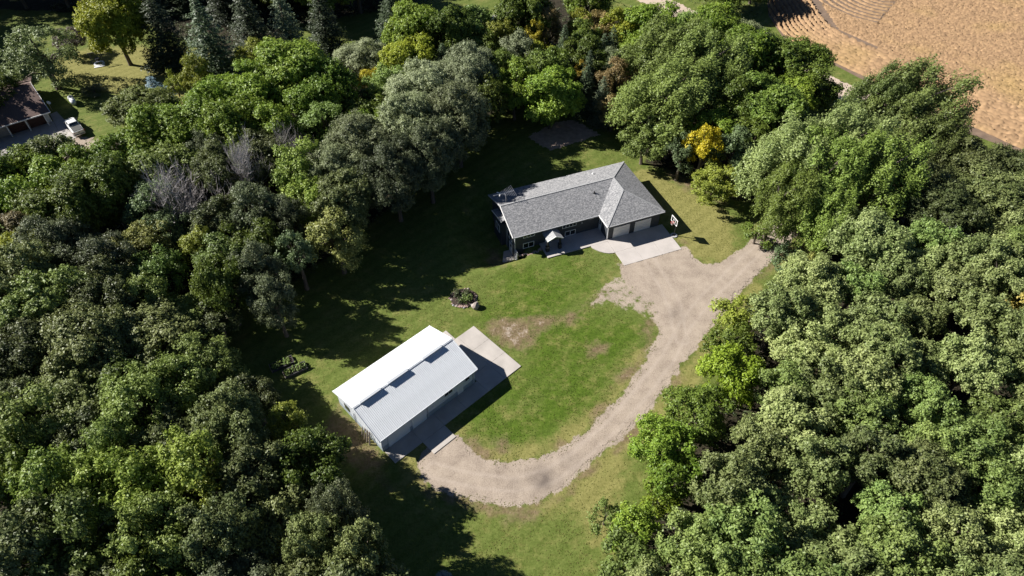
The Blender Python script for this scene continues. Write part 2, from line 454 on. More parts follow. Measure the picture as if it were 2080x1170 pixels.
def ground():
    xs = np.concatenate([[-900, -500, -260, -170], np.arange(-130, 131, 0.55), [170, 260, 500, 900]])
    ys = np.concatenate([[-300, -100, -20], np.arange(10, 190.5, 0.55), [230, 320, 600, 1500]])
    X, Y = np.meshgrid(xs, ys)
    Z = terrain(X, Y)
    ny, nx = X.shape
    v = np.stack([X, Y, Z], -1).reshape(-1, 3)
    idx = np.arange(nx * ny).reshape(ny, nx)
    q = np.stack([idx[:-1, :-1], idx[:-1, 1:], idx[1:, 1:], idx[1:, :-1]], -1).reshape(-1, 4)
    me = fast_mesh('ground', v, q)
    n = fbm(X, Y, 3.0) - 0.5
    n2 = fbm(X + 40, Y, 1.2) - 0.5
    gr = np.clip(sstep(-1.3, 0.5, pdist(DRIVE, X, Y) + 1.2 * n2), 0, 1)
    gr = np.maximum(gr, 0.58 * sstep(-1.6, 1.6, pdist(SPILL, X, Y) + 1.6 * n))
    bare = np.zeros_like(X)
    for b in BARE:
        gr = np.maximum(gr, 0.43 * sstep(-1.3, 1.3, pdist(b, X, Y) + 1.8 * n))
        bare = np.maximum(bare, 0.75 * sstep(-2.2, 1.4, pdist(b, X, Y) + 2.2 * n))
    br = bare
    for b in BROWN:
        br = np.maximum(br, 0.62 * sstep(-1.8, 1.8, pdist(b, X, Y) + 3 * n))
    d = np.full(X.shape, 1e9)
    for (ax, ay), (bx, by) in zip(TRACK[:-1], TRACK[1:]):
        ex, ey = bx - ax, by - ay
        t = np.clip(((X - ax) * ex + (Y - ay) * ey) / (ex * ex + ey * ey), 0, 1)
        d = np.minimum(d, np.hypot(X - ax - t * ex, Y - ay - t * ey))
    br = np.maximum(br, 0.6 * np.exp(-(d / 1.3) ** 2) * (0.6 + 1.5 * n2))
    de = pdist(DRIVE, X, Y)
    dry = np.maximum(0 * X, 0.6 * np.exp(-((de + 1.2) / 1.3) ** 2) * sstep(0.3, 0.6, fbm(X + 31, Y, 6.0)))
    br = np.maximum(br, 0.6 * np.exp(-((de + 1.0) / 1.2) ** 2) * sstep(0.35, 0.65, fbm(X + 9, Y + 3, 5.0)))
    lush = sstep(-3, 3, pdist(LUSH, X, Y) + 4 * n)
    dry = np.maximum(np.maximum(dry, np.maximum(sstep(-2, 2, pdist(DRYISH, X, Y) + 3 * n), 0.75 * sstep(-2, 2, pdist(VERGE_R, X, Y) + 4 * n))), 1.5 * sstep(-4, 4, pdist(YARD, X, Y)))
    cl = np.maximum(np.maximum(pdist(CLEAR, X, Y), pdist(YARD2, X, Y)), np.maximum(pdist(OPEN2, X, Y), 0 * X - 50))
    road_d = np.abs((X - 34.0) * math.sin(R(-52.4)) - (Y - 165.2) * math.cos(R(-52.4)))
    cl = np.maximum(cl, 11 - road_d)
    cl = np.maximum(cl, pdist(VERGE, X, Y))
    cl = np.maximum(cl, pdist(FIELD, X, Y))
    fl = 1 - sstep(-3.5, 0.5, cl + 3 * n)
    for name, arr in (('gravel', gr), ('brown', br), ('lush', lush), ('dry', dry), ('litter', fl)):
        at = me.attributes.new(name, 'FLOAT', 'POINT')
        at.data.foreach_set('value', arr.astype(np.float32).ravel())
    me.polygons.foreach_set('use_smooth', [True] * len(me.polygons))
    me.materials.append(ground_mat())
    o = bpy.data.objects.new('ground', me)
    COL.objects.link(o)
    tag(o, 'mown lawn with worn dry patches running into the leaf littered wood floor', kind='structure')

def fast_mesh(name, v, q):
    """q: (n,4) or (n,3) index array"""
    me = bpy.data.meshes.new(name)
    k = q.shape[1]
    me.vertices.add(len(v))
    me.vertices.foreach_set('co', np.asarray(v, np.float32).ravel())
    me.loops.add(q.size)
    me.loops.foreach_set('vertex_index', q.astype(np.int32).ravel())
    me.polygons.add(len(q))
    me.polygons.foreach_set('loop_start', np.arange(0, q.size, k, dtype=np.int32))
    me.update(calc_edges=True)
    return me

def gravel_nodes(nt, tc_out):
    N, L = nt.nodes, nt.links
    a = N.new('ShaderNodeTexNoise'); a.inputs['Scale'].default_value = 0.45; a.inputs['Detail'].default_value = 8; a.inputs['Roughness'].default_value = 0.65
    b = N.new('ShaderNodeTexNoise'); b.inputs['Scale'].default_value = 7.0; b.inputs['Detail'].default_value = 6; b.inputs['Roughness'].default_value = 0.75
    L.new(tc_out, a.inputs['Vector']); L.new(tc_out, b.inputs['Vector'])
    r = N.new('ShaderNodeValToRGB')
    el = r.color_ramp.elements
    el[0].position = 0.33; el[0].color = (0.170, 0.132, 0.105, 1)
    el[1].position = 0.67; el[1].color = (0.44, 0.366, 0.292, 1)
    x = el.new(0.5); x.color = (0.335, 0.274, 0.218, 1)
    st = N.new('ShaderNodeTexVoronoi'); st.inputs['Scale'].default_value = 3.2; L.new(tc_out, st.inputs['Vector'])
    mx = N.new('ShaderNodeMath'); mx.operation = 'MULTIPLY_ADD'; mx.inputs[1].default_value = 0.42
    hf = N.new('ShaderNodeMath'); hf.operation = 'MULTIPLY'; hf.inputs[1].default_value = 0.58
    L.new(b.outputs['Fac'], hf.inputs[0]); L.new(a.outputs['Fac'], mx.inputs[0]); L.new(hf.outputs[0], mx.inputs[2])
    L.new(mx.outputs[0], r.inputs['Fac'])
    sp = N.new('ShaderNodeSeparateColor'); L.new(st.outputs['Color'], sp.inputs[0])
    th = N.new('ShaderNodeMath'); th.operation = 'GREATER_THAN'; th.inputs[1].default_value = 0.86; L.new(sp.outputs[0], th.inputs[0])
    dk = N.new('ShaderNodeMath'); dk.operation = 'MULTIPLY'; dk.inputs[1].default_value = 0.55; L.new(th.outputs[0], dk.inputs[0])
    ds = N.new('ShaderNodeMapRange'); ds.inputs['From Min'].default_value = 0.10; ds.inputs['From Max'].default_value = 0.22; ds.inputs['To Min'].default_value = 1; ds.inputs['To Max'].default_value = 0
    L.new(st.outputs['Distance'], ds.inputs['Value'])
    dm = N.new('ShaderNodeMath'); dm.operation = 'MULTIPLY'; L.new(dk.outputs[0], dm.inputs[0]); L.new(ds.outputs[0], dm.inputs[1])
    cm = N.new('ShaderNodeMixRGB'); cm.inputs[2].default_value = (0.12, 0.10, 0.085, 1); L.new(dm.outputs[0], cm.inputs['Fac']); L.new(r.outputs[0], cm.inputs[1])
    return cm.outputs[0], b.outputs['Fac']

def ground_mat():
    m = bpy.data.materials.new('lawn_and_wood_floor')
    m.use_nodes = True
    nt = m.node_tree; N, L = nt.nodes, nt.links
    b = N['Principled BSDF']; b.inputs['Roughness'].default_value = 0.95; b.inputs['Specular IOR Level'].default_value = 0.15
    tc = N.new('ShaderNodeTexCoord'); oc = tc.outputs['Object']
    def noise(s, d=5, rough=0.6, vec=oc):
        n = N.new('ShaderNodeTexNoise'); n.inputs['Scale'].default_value = s; n.inputs['Detail'].default_value = d; n.inputs['Roughness'].default_value = rough
        L.new(vec, n.inputs['Vector']); return n.outputs['Fac']
    def attr(nm):
        n = N.new('ShaderNodeAttribute'); n.attribute_name = nm; return n.outputs['Fac']
    def math_(op, x, y=None):
        n = N.new('ShaderNodeMath'); n.operation = op
        for i, q in enumerate((x, y)):
            if q is None: continue
            if isinstance(q, (int, float)): n.inputs[i].default_value = q
            else: L.new(q, n.inputs[i])
        return n.outputs[0]
    def mapr(x, a, c, d=0.0, e2=1.0):
        n = N.new('ShaderNodeMapRange'); n.interpolation_type = 'SMOOTHSTEP'
        n.inputs['From Min'].default_value = a; n.inputs['From Max'].default_value = c; n.inputs['To Min'].default_value = d; n.inputs['To Max'].default_value = e2
        L.new(x, n.inputs['Value']); return n.outputs[0]
    def mix(f, c1, c2, bt='MIX'):
        n = N.new('ShaderNodeMixRGB'); n.blend_type = bt
        for i, q in ((0, f), (1, c1), (2, c2)):
            if isinstance(q, tuple): n.inputs[i].default_value = (*q, 1)
            elif isinstance(q, (int, float)): n.inputs[i].default_value = q
            else: L.new(q, n.inputs[i])
        return n.outputs[0]
    # strands of mown grass: noise drawn out along the mowing direction
    mp = N.new('ShaderNodeMapping'); mp.inputs['Rotation'].default_value = (0, 0, R(-42)); mp.inputs['Scale'].default_value = (0.55, 1.3, 1)
    L.new(oc, mp.inputs['Vector'])
    streak = noise(1.1, 7, 0.7, mp.outputs[0])
    big2 = noise(0.33, 7, 0.65)
    big, mid, fine = noise(0.16, 6, 0.6), noise(0.9, 6, 0.65), noise(4.5, 6, 0.75)
    tuft = noise(2.1, 5, 0.7)
    wv = N.new('ShaderNodeTexWave'); wv.inputs['Scale'].default_value = 0.16; wv.inputs['Distortion'].default_value = 1.2; wv.inputs['Detail'].default_value = 2
    mw = N.new('ShaderNodeMapping'); mw.inputs['Rotation'].default_value = (0, 0, R(46)); L.new(oc, mw.inputs['Vector']); L.new(mw.outputs[0], wv.inputs['Vector'])
    fine = math_('ADD', math_('ADD', math_('MULTIPLY', fine, 0.45), math_('MULTIPLY', tuft, 0.50)), math_('MULTIPLY', wv.outputs['Fac'], 0.06))
    lush = mix(mapr(fine, 0.3, 0.7), (0.034, 0.066, 0.004), (0.096, 0.150, 0.017))
    plain = mix(mapr(fine, 0.3, 0.7), (0.058, 0.086, 0.012), (0.148, 0.180, 0.044))
    dry = mix(mapr(fine, 0.3, 0.7), (0.165, 0.150, 0.045), (0.32, 0.275, 0.105))
    g = mix(math_('MULTIPLY', attr('lush'), mapr(math_('ADD', math_('MULTIPLY', streak, 0.35), math_('MULTIPLY', big, 0.65)), 0.70, 0.46)), plain, lush)
    dsel = mapr(math_('ADD', math_('ADD', math_('MULTIPLY', attr('dry'), 0.26), math_('MULTIPLY', big2, 0.50)), math_('ADD', math_('MULTIPLY', mid, 0.30), math_('MULTIPLY', streak, 0.2))), 0.47, 0.68)
    g = mix(math_('MULTIPLY', dsel, 0.7), g, dry)
    brown = mix(mapr(fine, 0.3, 0.7), (0.105, 0.074, 0.040), (0.240, 0.180, 0.105))
    g = mix(mapr(math_('ADD', attr('brown'), math_('MULTIPLY', math_('SUBTRACT', mid, 0.5), 0.9)), 0.2, 0.75), g, brown)
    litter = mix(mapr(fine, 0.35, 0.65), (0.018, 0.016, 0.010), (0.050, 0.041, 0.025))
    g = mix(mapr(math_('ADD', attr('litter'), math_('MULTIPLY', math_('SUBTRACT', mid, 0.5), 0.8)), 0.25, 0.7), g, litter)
    gv, gf = gravel_nodes(nt, oc)
    mask = mapr(math_('ADD', attr('gravel'), math_('MULTIPLY', math_('SUBTRACT', math_('ADD', math_('MULTIPLY', mid, 0.5), math_('MULTIPLY', fine, 0.5)), 0.5), 2.2)), 0.38, 0.62)
    mask = math_('MULTIPLY', mask, mapr(attr('gravel'), 0.02, 0.2))
    g = mix(mask, g, gv)
    L.new(g, b.inputs['Base Color'])
    bp = N.new('ShaderNodeBump'); bp.inputs['Strength'].default_value = 0.7; bp.inputs['Distance'].default_value = 0.12
    L.new(math_('ADD', math_('MULTIPLY', fine, 1.0), math_('MULTIPLY', streak, 0.8)), bp.inputs['Height'])
    L.new(bp.outputs[0], b.inputs['Normal'])
    return m

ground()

def drive_mat(name='driveway_gravel'):
    m = bpy.data.materials.new(name)
    m.use_nodes = True
    nt = m.node_tree; N, L = nt.nodes, nt.links
    b = N['Principled BSDF']; b.inputs['Roughness'].default_value = 0.95; b.inputs['Specular IOR Level'].default_value = 0.15
    tc = N.new('ShaderNodeTexCoord')
    gv, gf = gravel_nodes(nt, tc.outputs['Object'])
    at = N.new('ShaderNodeAttribute'); at.attribute_name = 'rut'
    mx = N.new('ShaderNodeMixRGB'); mx.blend_type = 'MIX'; mx.inputs[2].default_value = (0.44, 0.37, 0.31, 1)
    ml = N.new('ShaderNodeMath'); ml.operation = 'MULTIPLY'; ml.inputs[1].default_value = 0.34
    L.new(at.outputs['Fac'], ml.inputs[0]); L.new(ml.outputs[0], mx.inputs['Fac']); L.new(gv, mx.inputs[1])
    a2 = N.new('ShaderNodeAttribute'); a2.attribute_name = 'stain'
    m2 = N.new('ShaderNodeMixRGB'); m2.blend_type = 'MIX'; m2.inputs[2].default_value = (0.13, 0.105, 0.09, 1)
    L.new(a2.outputs['Fac'], m2.inputs['Fac']); L.new(mx.outputs[0], m2.inputs[1])
    L.new(m2.outputs[0], b.inputs['Base Color'])
    bp = N.new('ShaderNodeBump'); bp.inputs['Strength'].default_value = 0.6; bp.inputs['Distance'].default_value = 0.06
    L.new(gf, bp.inputs['Height']); L.new(bp.outputs[0], b.inputs['Normal'])
    return m

def polyline_dist(line, X, Y):
    d = np.full(X.shape, 1e9)
    for (ax, ay), (bx, by) in zip(line[:-1], line[1:]):
        ex, ey = bx - ax, by - ay
        t = np.clip(((X - ax) * ex + (Y - ay) * ey) / (ex * ex + ey * ey), 0, 1)
        d = np.minimum(d, np.hypot(X - ax - t * ex, Y - ay - t * ey))
    return d

def sheet(name, poly, cell, ragged, z, material, label, attrs=None, rough_z=0.0):
    P_ = np.array(poly)
    xs = np.arange(P_[:, 0].min() - 1, P_[:, 0].max() + 1, cell)
    ys = np.arange(P_[:, 1].min() - 1, P_[:, 1].max() + 1, cell)
    X, Y = np.meshgrid(xs, ys)
    Xc, Yc = X[:-1, :-1] + cell / 2, Y[:-1, :-1] + cell / 2
    keep = pdist(poly, Xc, Yc) + ragged * (fbm(Xc, Yc, 1.3) - 0.5) + ragged * 0.7 * (fbm(Xc + 5, Yc, 0.45) - 0.5) > 0
    ny, nx = X.shape
    idx = np.arange(nx * ny).reshape(ny, nx)
    q = np.stack([idx[:-1, :-1], idx[:-1, 1:], idx[1:, 1:], idx[1:, :-1]], -1)[keep]
    used = np.unique(q)
    re = np.zeros(nx * ny, int); re[used] = np.arange(len(used))
    Xf, Yf = X.ravel()[used], Y.ravel()[used]
    jit = np.random.default_rng(2).normal(0, cell * 0.18, (len(used), 2))
    Z = np.maximum(terrain(Xf, Yf), -0.02) * 0 + z + rough_z * (fbm(Xf, Yf, 0.7) - 0.5)
    me = fast_mesh(name, np.stack([Xf + jit[:, 0], Yf + jit[:, 1], Z], -1), re[q])
    for k, fn in (attrs or {}).items():
        at = me.attributes.new(k, 'FLOAT', 'POINT')
        at.data.foreach_set('value', fn(Xf, Yf).astype(np.float32))
    me.polygons.foreach_set('use_smooth', [True] * len(me.polygons))
    me.materials.append(material)
    o = bpy.data.objects.new(name, me)
    COL.objects.link(o)
    return tag(o, label, kind='structure')

CENTRE = [(-9.35, 39.45), (-4.62, 38.19), (0.00, 37.56), (4.35, 38.63), (7.70, 41.07), (12.93, 45.86), (16.94, 50.65), (21.20, 56.24), (24.45, 61.88), (28.89, 67.52), (36.49, 75.24), (43.64, 82.03)]
TO_GARAGE = [(23.51, 59.22), (23.52, 65.60), (22.48, 70.52), (21.21, 74.70)]
def rut(X, Y):
    d1, d2 = polyline_dist(CENTRE, X, Y), polyline_dist(TO_GARAGE, X, Y)
    n = fbm(X, Y, 2.2) - 0.5
    r = np.maximum(np.exp(-((d1 - 0.85 + 0.35 * n) / 0.26) ** 2), np.exp(-((d2 - 0.85 + 0.35 * n) / 0.28) ** 2))
    return np.clip(r * (0.45 + 1.3 * fbm(X + 3, Y, 3.0)), 0, 1)
def stain(X, Y):
    out = np.zeros_like(X)
    for (cx, cy), r, s in (((3.76, 38.19), 1.5, 0.75), ((0.29, 37.87), 0.8, 0.35), ((23.92, 63.72), 1.6, 0.3), ((7.07, 40.42), 1.2, 0.3)):
        out = np.maximum(out, s * np.exp(-(((X - cx) ** 2 + (Y - cy) ** 2) / r ** 2)) * (0.5 + fbm(X, Y, 0.8)))
    return np.clip(out, 0, 1)
M['drive'] = drive_mat()
sheet('driveway', DRIVE, 0.2, 1.3, 0.02, M['drive'], 'curving pale gravel driveway from the garages round the lawn', {'rut': rut, 'stain': stain}, 0.03)

# sand court behind the house
M['sand'] = mat('reddish_sand', (0.36, 0.27, 0.22), 0.95, 0.25, 1.2, bump=0.5, bscale=8)
sheet('sand_court', [(3.03, 107.43), (8.20, 112.30), (11.85, 113.47), (16.60, 108.23), (7.00, 103.11)], 0.25, 0.8, 0.03, M['sand'], 'tan sand court in tree shade behind the house', {}, 0.06)

# the gravel road and a pale track at the top
M['road'] = mat('pale_gravel_road', (0.46, 0.365, 0.285), 0.95, 0.10, 0.5, bump=0.4, bscale=6)
rd = Vector((math.cos(R(-52.4)), math.sin(R(-52.4))))
rp = Vector((-rd.y, rd.x))
r0 = Vector((35.0, 165.2)) - rp * 0.0
def rpt(along, across):
    p = r0 + rd * along + rp * across
    return (p.x, p.y)
def rut_road(X, Y):
    return np.zeros_like(X)
sheet('gravel_road', [rpt(-60, -3.4), rpt(140, -3.4), rpt(140, 3.2), rpt(-60, 3.2)], 0.4, 0.6, 0.02, M['road'], 'pale gravel road along the edge of the crop field')
sheet('pale_track', [(-7.47, 154.31), (-3.50, 157.83), (2.40, 164.65), (8.69, 173.02), (12.30, 170.73), (4.12, 159.88), (-1.15, 154.81), (-6.21, 150.42)], 0.35, 0.5, 0.02, M['concrete_old'], 'short pale gravel track ending in the tree belt at the top edge')

# ------------------------------------------------------------------ crop field
def crop():
    V, Q, T = [], [], []
    nv = 0
    g = np.random.default_rng(8)
    def row(px, py, hgt, wid, tone):
        nonlocal nv
        n = len(px)
        if n < 2: return
        tx, ty = np.gradient(px), np.gradient(py)
        l = np.hypot(tx, ty) + 1e-9
        nx_, ny_ = -ty / l, tx / l
        h = hgt * (0.62 + 0.66 * g.random(n))
        o = g.normal(0, 0.13, n)
        wl, wr = wid * (0.7 + 0.6 * g.random(n)), wid * (0.7 + 0.6 * g.random(n))
        A = np.stack([px + nx_ * wl, py + ny_ * wl, np.full(n, -0.03)], -1)
        B = np.stack([px + nx_ * o, py + ny_ * o, h], -1)
        C_ = np.stack([px - nx_ * wr, py - ny_ * wr, np.full(n, -0.03)], -1)
        V.append(np.stack([A, B, C_], 1).reshape(-1, 3))
        i = nv + 3 * np.arange(n - 1)
        Q.append(np.concatenate([np.stack([i, i + 3, i + 4, i + 1], -1), np.stack([i + 1, i + 4, i + 5, i + 2], -1)]))
        T.append(np.repeat(np.clip(tone + g.normal(0, 0.2, n), 0, 1), 3))
        nv += 3 * n
    # rows follow the road; those at the headland turn in wide arcs
    f0 = np.array([61.1, 145.7])
    rdv, rpv = np.array([rd.x, rd.y]), np.array([rp.x, rp.y])
    uc = np.array([92.0, 168.0])                       # inner rows of the headland swing round this point
    def left_of_cut(x, y):
        return (94.2 - 86.4) * (y - 155.1) - (165.2 - 155.1) * (x - 86.4) > 0
    def put(px, py, ok, hgt, wid, tone):
        cut = np.flatnonzero(np.diff(ok.astype(int)) != 0) + 1
        for seg in np.split(np.arange(len(px)), cut):
            if len(seg) > 2 and ok[seg[0]]:
                row(px[seg], py[seg], hgt, wid, tone)
    def track(off):
        return abs(off - 12.6) < 0.7
    for k in range(11):                                # rows that follow the field edge and turn with it
        off = 0.15 + 1.2 * k
        X1 = 61.3 + off
        q = f0 + rpv * off
        t1 = (X1 - q[0]) / rdv[0]
        cy = q[1] + rdv[1] * t1
        ya = np.arange(190, cy + 7, -0.42)
        tb = np.linspace(0, 1, 34)
        b0, b1, b2 = np.array([X1, cy + 7]), np.array([X1, cy]), np.array([X1, cy]) + rdv * 7
        bz = ((1 - tb) ** 2)[:, None] * b0 + (2 * tb * (1 - tb))[:, None] * b1 + (tb ** 2)[:, None] * b2
        sl = np.arange(0.42, 130, 0.42)[:, None] * rdv + b2
        pth = np.concatenate([np.stack([np.full(len(ya), X1), ya], -1), bz[1:], sl])
        put(pth[:, 0], pth[:, 1], (pdist(FIELD, pth[:, 0], pth[:, 1]) > 0.2) & (pth[:, 1] > 40) & ((pth[:, 1] < 141) | (not track(off))), 0.70, 0.36, 0.52)
    for k in range(8, 17):                            # inner rows swing round and end against the long rows
        off = 0.5 + 1.7 * k
        if track(off): continue
        rr = 31.0 - off
        if rr < 3: continue
        ya = np.arange(190, 168, -0.42)
        t = np.arange(R(180), R(300), 0.42 / rr)
        px = np.concatenate([np.full(len(ya), 92.0 - rr), uc[0] + rr * np.cos(t)])
        py = np.concatenate([ya, uc[1] + rr * np.sin(t)])
        put(px, py, left_of_cut(px, py), 0.34, 0.44, 0.65)
    for k in range(0, 110):                            # the long rows alongside the road
        off = 13.75 + 0.74 * k
        s = np.arange(-110, 150, 0.29)
        px, py = f0[0] + rdv[0] * s + rpv[0] * off, f0[1] + rdv[1] * s + rpv[1] * off
        px = px + 0.12 * np.sin(s * 0.23 + k)
        ok = (pdist(FIELD, px, py) > 0.3) & (py < 190) & (px < 150) & (py > 40) & (px - 61.3 > 13.6)
        dist = np.hypot(px - uc[0], py - uc[1])
        ok &= ~(left_of_cut(px, py) & ((dist < 17.6) | (py > 168)))
        put(px, py, ok, 0.52, 0.37, 0.5)
    me = fast_mesh('crop_rows', np.concatenate(V), np.concatenate(Q))
    at = me.attributes.new('tone', 'FLOAT', 'POINT')
    at.data.foreach_set('value', np.concatenate(T).astype(np.float32))
    m = bpy.data.materials.new('ripe_bean_plants')
    m.use_nodes = True
    nt = m.node_tree; N, L = nt.nodes, nt.links
    b = N['Principled BSDF']; b.inputs['Roughness'].default_value = 0.9; b.inputs['Specular IOR Level'].default_value = 0.15
    a1 = N.new('ShaderNodeAttribute'); a1.attribute_name = 'tone'
    tc = N.new('ShaderNodeTexCoord'); no = N.new('ShaderNodeTexNoise'); no.inputs['Scale'].default_value = 0.055; no.inputs['Detail'].default_value = 5
    L.new(tc.outputs['Object'], no.inputs['Vector'])
    c1 = N.new('ShaderNodeMixRGB'); c1.inputs[1].default_value = (0.200, 0.126, 0.072, 1); c1.inputs[2].default_value = (0.370, 0.240, 0.132, 1)
    L.new(a1.outputs['Fac'], c1.inputs['Fac'])
    mr = N.new('ShaderNodeMapRange'); mr.inputs['From Min'].default_value = 0.52; mr.inputs['From Max'].default_value = 0.72; L.new(no.outputs['Fac'], mr.inputs['Value'])
    c2 = N.new('ShaderNodeMixRGB'); c2.inputs[2].default_value = (0.36, 0.265, 0.065, 1)
    ml = N.new('ShaderNodeMath'); ml.operation = 'MULTIPLY'; ml.inputs[1].default_value = 0.3
    L.new(mr.outputs[0], ml.inputs[0]); L.new(ml.outputs[0], c2.inputs['Fac']); L.new(c1.outputs[0], c2.inputs[1])
    L.new(c2.outputs[0], b.inputs['Base Color'])
    me.materials.append(m)
    o = bpy.data.objects.new('crop_rows', me)
    COL.objects.link(o)
    tag(o, 'ripe golden brown bean rows bending in arcs at the field headland', kind='stuff')
    M['field'] = mat('field_soil', (0.17, 0.118, 0.082), 0.95, 0.25, 0.6, bump=0.4, bscale=5)
    f = MB().prism(FIELD, -0.3, 0.012).build('crop_field', M['field'])
    tag(f, 'brown soil of the crop field beyond the gravel road', kind='structure')
crop()

# ------------------------------------------------------------------ the house
house = thing('house', 'long dark charcoal house with grey shingle roof and two white garage doors', 'house', (HO[0], HO[1], 0), HA)
HE, HR = 3.3, 5.32
def hpart(mb, name, m, parent=None, **k):
    return mb.build(name, m, parent or house, **k)
A_, B_, C_, D_ = (0, 0, HE), (10.1, 0, HE), (10.1, 14.0, HE), (-14.5, 14.0, HE)
EL, F_, A1, A2, RL = (-14.5, 3.0, HE), (0, 3.0, HE), (5.05, 5.05, HR), (5.05, 8.5, HR), (-14.5, 8.5, HR)
roof = MB()
for pl in ([EL, F_, A2, RL], [A_, A1, A2, F_][::1], [A_, B_, A1], [B_, C_, A2, A1], [C_, D_, RL, A2]):
    roof.slab(pl, 0.14)
roof_o = hpart(roof, 'roof', M['shingle'])
def hipcap(p, q):
    MB().beam((p[0], p[1], p[2] + 0.0), (q[0], q[1], q[2] + 0.0), 0.24, 0.05).build('ridge_cap', M['ridge_shingle'], roof_o)
for p, q in ((RL, A2), (A1, A2), (A_, A1), (B_, A1), (C_, A2)):
    hipcap(p, q)
walls = MB()
walls.box(0.45, 9.65, 0.45, 13.55, -0.4, HE - 0.15)
walls.box(-14.05, 0.46, 3.45, 13.549, -2.1, HE - 0.15)
walls.wallpoly('y', -14.05, -13.85, [(3.45, HE - 0.16), (13.549, HE - 0.16), (8.5, HR - 0.17)])
hpart(walls, 'wall', M['siding'])
# lap siding: one course per board on the walls that face the camera
lap = MB()
def laps(x0, x1, y0, y1, z0, z1, nx, ny):
    z = z0
    while z < z1:
        lap.box(x0, x1, y0, y1, z, min(z + 0.17, z1))
        z += 0.2
laps(0.46, 9.64, 0.435, 0.452, 0.14, HE - 0.2, 0, -1)
laps(-14.03, 0.40, 3.435, 3.452, 0.0, HE - 0.2, 0, -1)
laps(0.435, 0.452, 0.47, 3.40, 0.14, HE - 0.2, -1, 0)
lp = hpart(lap, 'siding', M['siding'])
tag(lp, kind='stuff')
hpart(MB().box(-14.12, -14.04, 6.6, 9.5, -2.05, 2.4), 'lower_wall', M['siding_light'])
fas = MB()
fas.beam((-14.5, 2.93, HE - 0.1), (-0.02, 2.93, HE - 0.1), 0.12, 0.15)
fas.beam((0.0, -0.07, HE - 0.1), (10.1, -0.07, HE - 0.1), 0.12, 0.15)
hpart(fas, 'gutter', M['grey_trim'])
hpart(MB().beam((-0.06, -0.1, HE - 0.08), (-0.06, 3.0, HE - 0.08), 0.1, 0.2), 'fascia', M['white_trim'])
hpart(MB().beam((-14.56, 2.98, HE - 0.09), (-14.56, 8.5, HR - 0.09), 0.1, 0.24), 'fascia', M['white_trim'])
hpart(MB().beam((-14.56, 14.02, HE - 0.09), (-14.56, 8.52, HR - 0.09), 0.1, 0.2), 'fascia', M['grey_trim'])
hpart(MB().box(0.40, 0.52, 0.40, 0.52, 0.13, HE - 0.16), 'corner_board', M['grey_trim'])
hpart(MB().box(-14.12, -13.98, 3.38, 3.52, -0.5, HE - 0.16), 'corner_board', M['grey_trim'])
# raised bump-out on the left gable with its own small roof
bay = MB()
bay.box(-14.85, -14.06, 7.2, 10.6, -2.05, 2.6)
bay_o = hpart(bay, 'bay', M['siding'])
MB().slab([(-15.05, 6.6, 3.75), (-14.07, 6.6, 3.95), (-14.07, 10.9, 2.85), (-15.05, 10.9, 2.65)], 0.12).build('bay_roof', M['shingle'], bay_o)
MB().beam((-15.09, 6.55, 3.70), (-15.09, 10.95, 2.60), 0.08, 0.2).build('fascia', M['white_trim'], bay_o)

def window_x(x0, x1, z0, z1, y, n, name='window', dark=M['glass'], fr=0.09, parent=None):
    """window on a wall facing -y: frame bars proud of the wall, panes set back in it"""
    f = MB()
    f.box(x0, x1, y - 0.07, y - 0.002, z0, z0 + fr)
    f.box(x0, x1, y - 0.07, y - 0.002, z1 - fr, z1)
    xs = np.linspace(x0 + fr / 2, x1 - fr / 2, n + 1)
    for x in xs:
        f.box(x - fr / 2, x + fr / 2, y - 0.068, y - 0.003, z0 + fr, z1 - fr)
    o = hpart(f, name, M['white_trim'], parent)
    for a_, b_ in zip(xs[:-1], xs[1:]):
        MB().box(a_ + fr / 2, b_ - fr / 2, y - 0.03, y - 0.004, z0 + fr, z1 - fr).build('pane', dark, o)
    return o
def window_y(y0, y1, z0, z1, x, n, fr=0.09):
    """window on a wall facing -x"""
    f = MB()
    f.box(x - 0.07, x - 0.002, y0, y1, z0, z0 + fr)
    f.box(x - 0.07, x - 0.002, y0, y1, z1 - fr, z1)
    ys = np.linspace(y0 + fr / 2, y1 - fr / 2, n + 1)
    for y in ys:
        f.box(x - 0.068, x - 0.003, y - fr / 2, y + fr / 2, z0 + fr, z1 - fr)
    o = hpart(f, 'window', M['white_trim'])
    for a_, b_ in zip(ys[:-1], ys[1:]):
        MB().box(x - 0.03, x - 0.004, a_ + fr / 2, b_ - fr / 2, z0 + fr, z1 - fr).build('pane', M['glass'], o)
    return o
YW = 3.434
window_x(-12.72, -10.86, 0.02, 1.1, YW, 2)
window_x(-12.72, -10.82, 2.2, 3.0, YW, 3)
window_x(-6.12, -3.68, 2.02, 3.02, YW, 4)
window_x(-5.57, -3.72, 0.2, 1.24, YW, 2)
window_x(-1.45, -0.71, 2.55, 3.02, YW, 1)
window_y(4.6, 6.6, 0.75, 2.1, -14.05, 2)
window_y(8.0, 9.6, 0.2, 1.6, -14.852, 2)
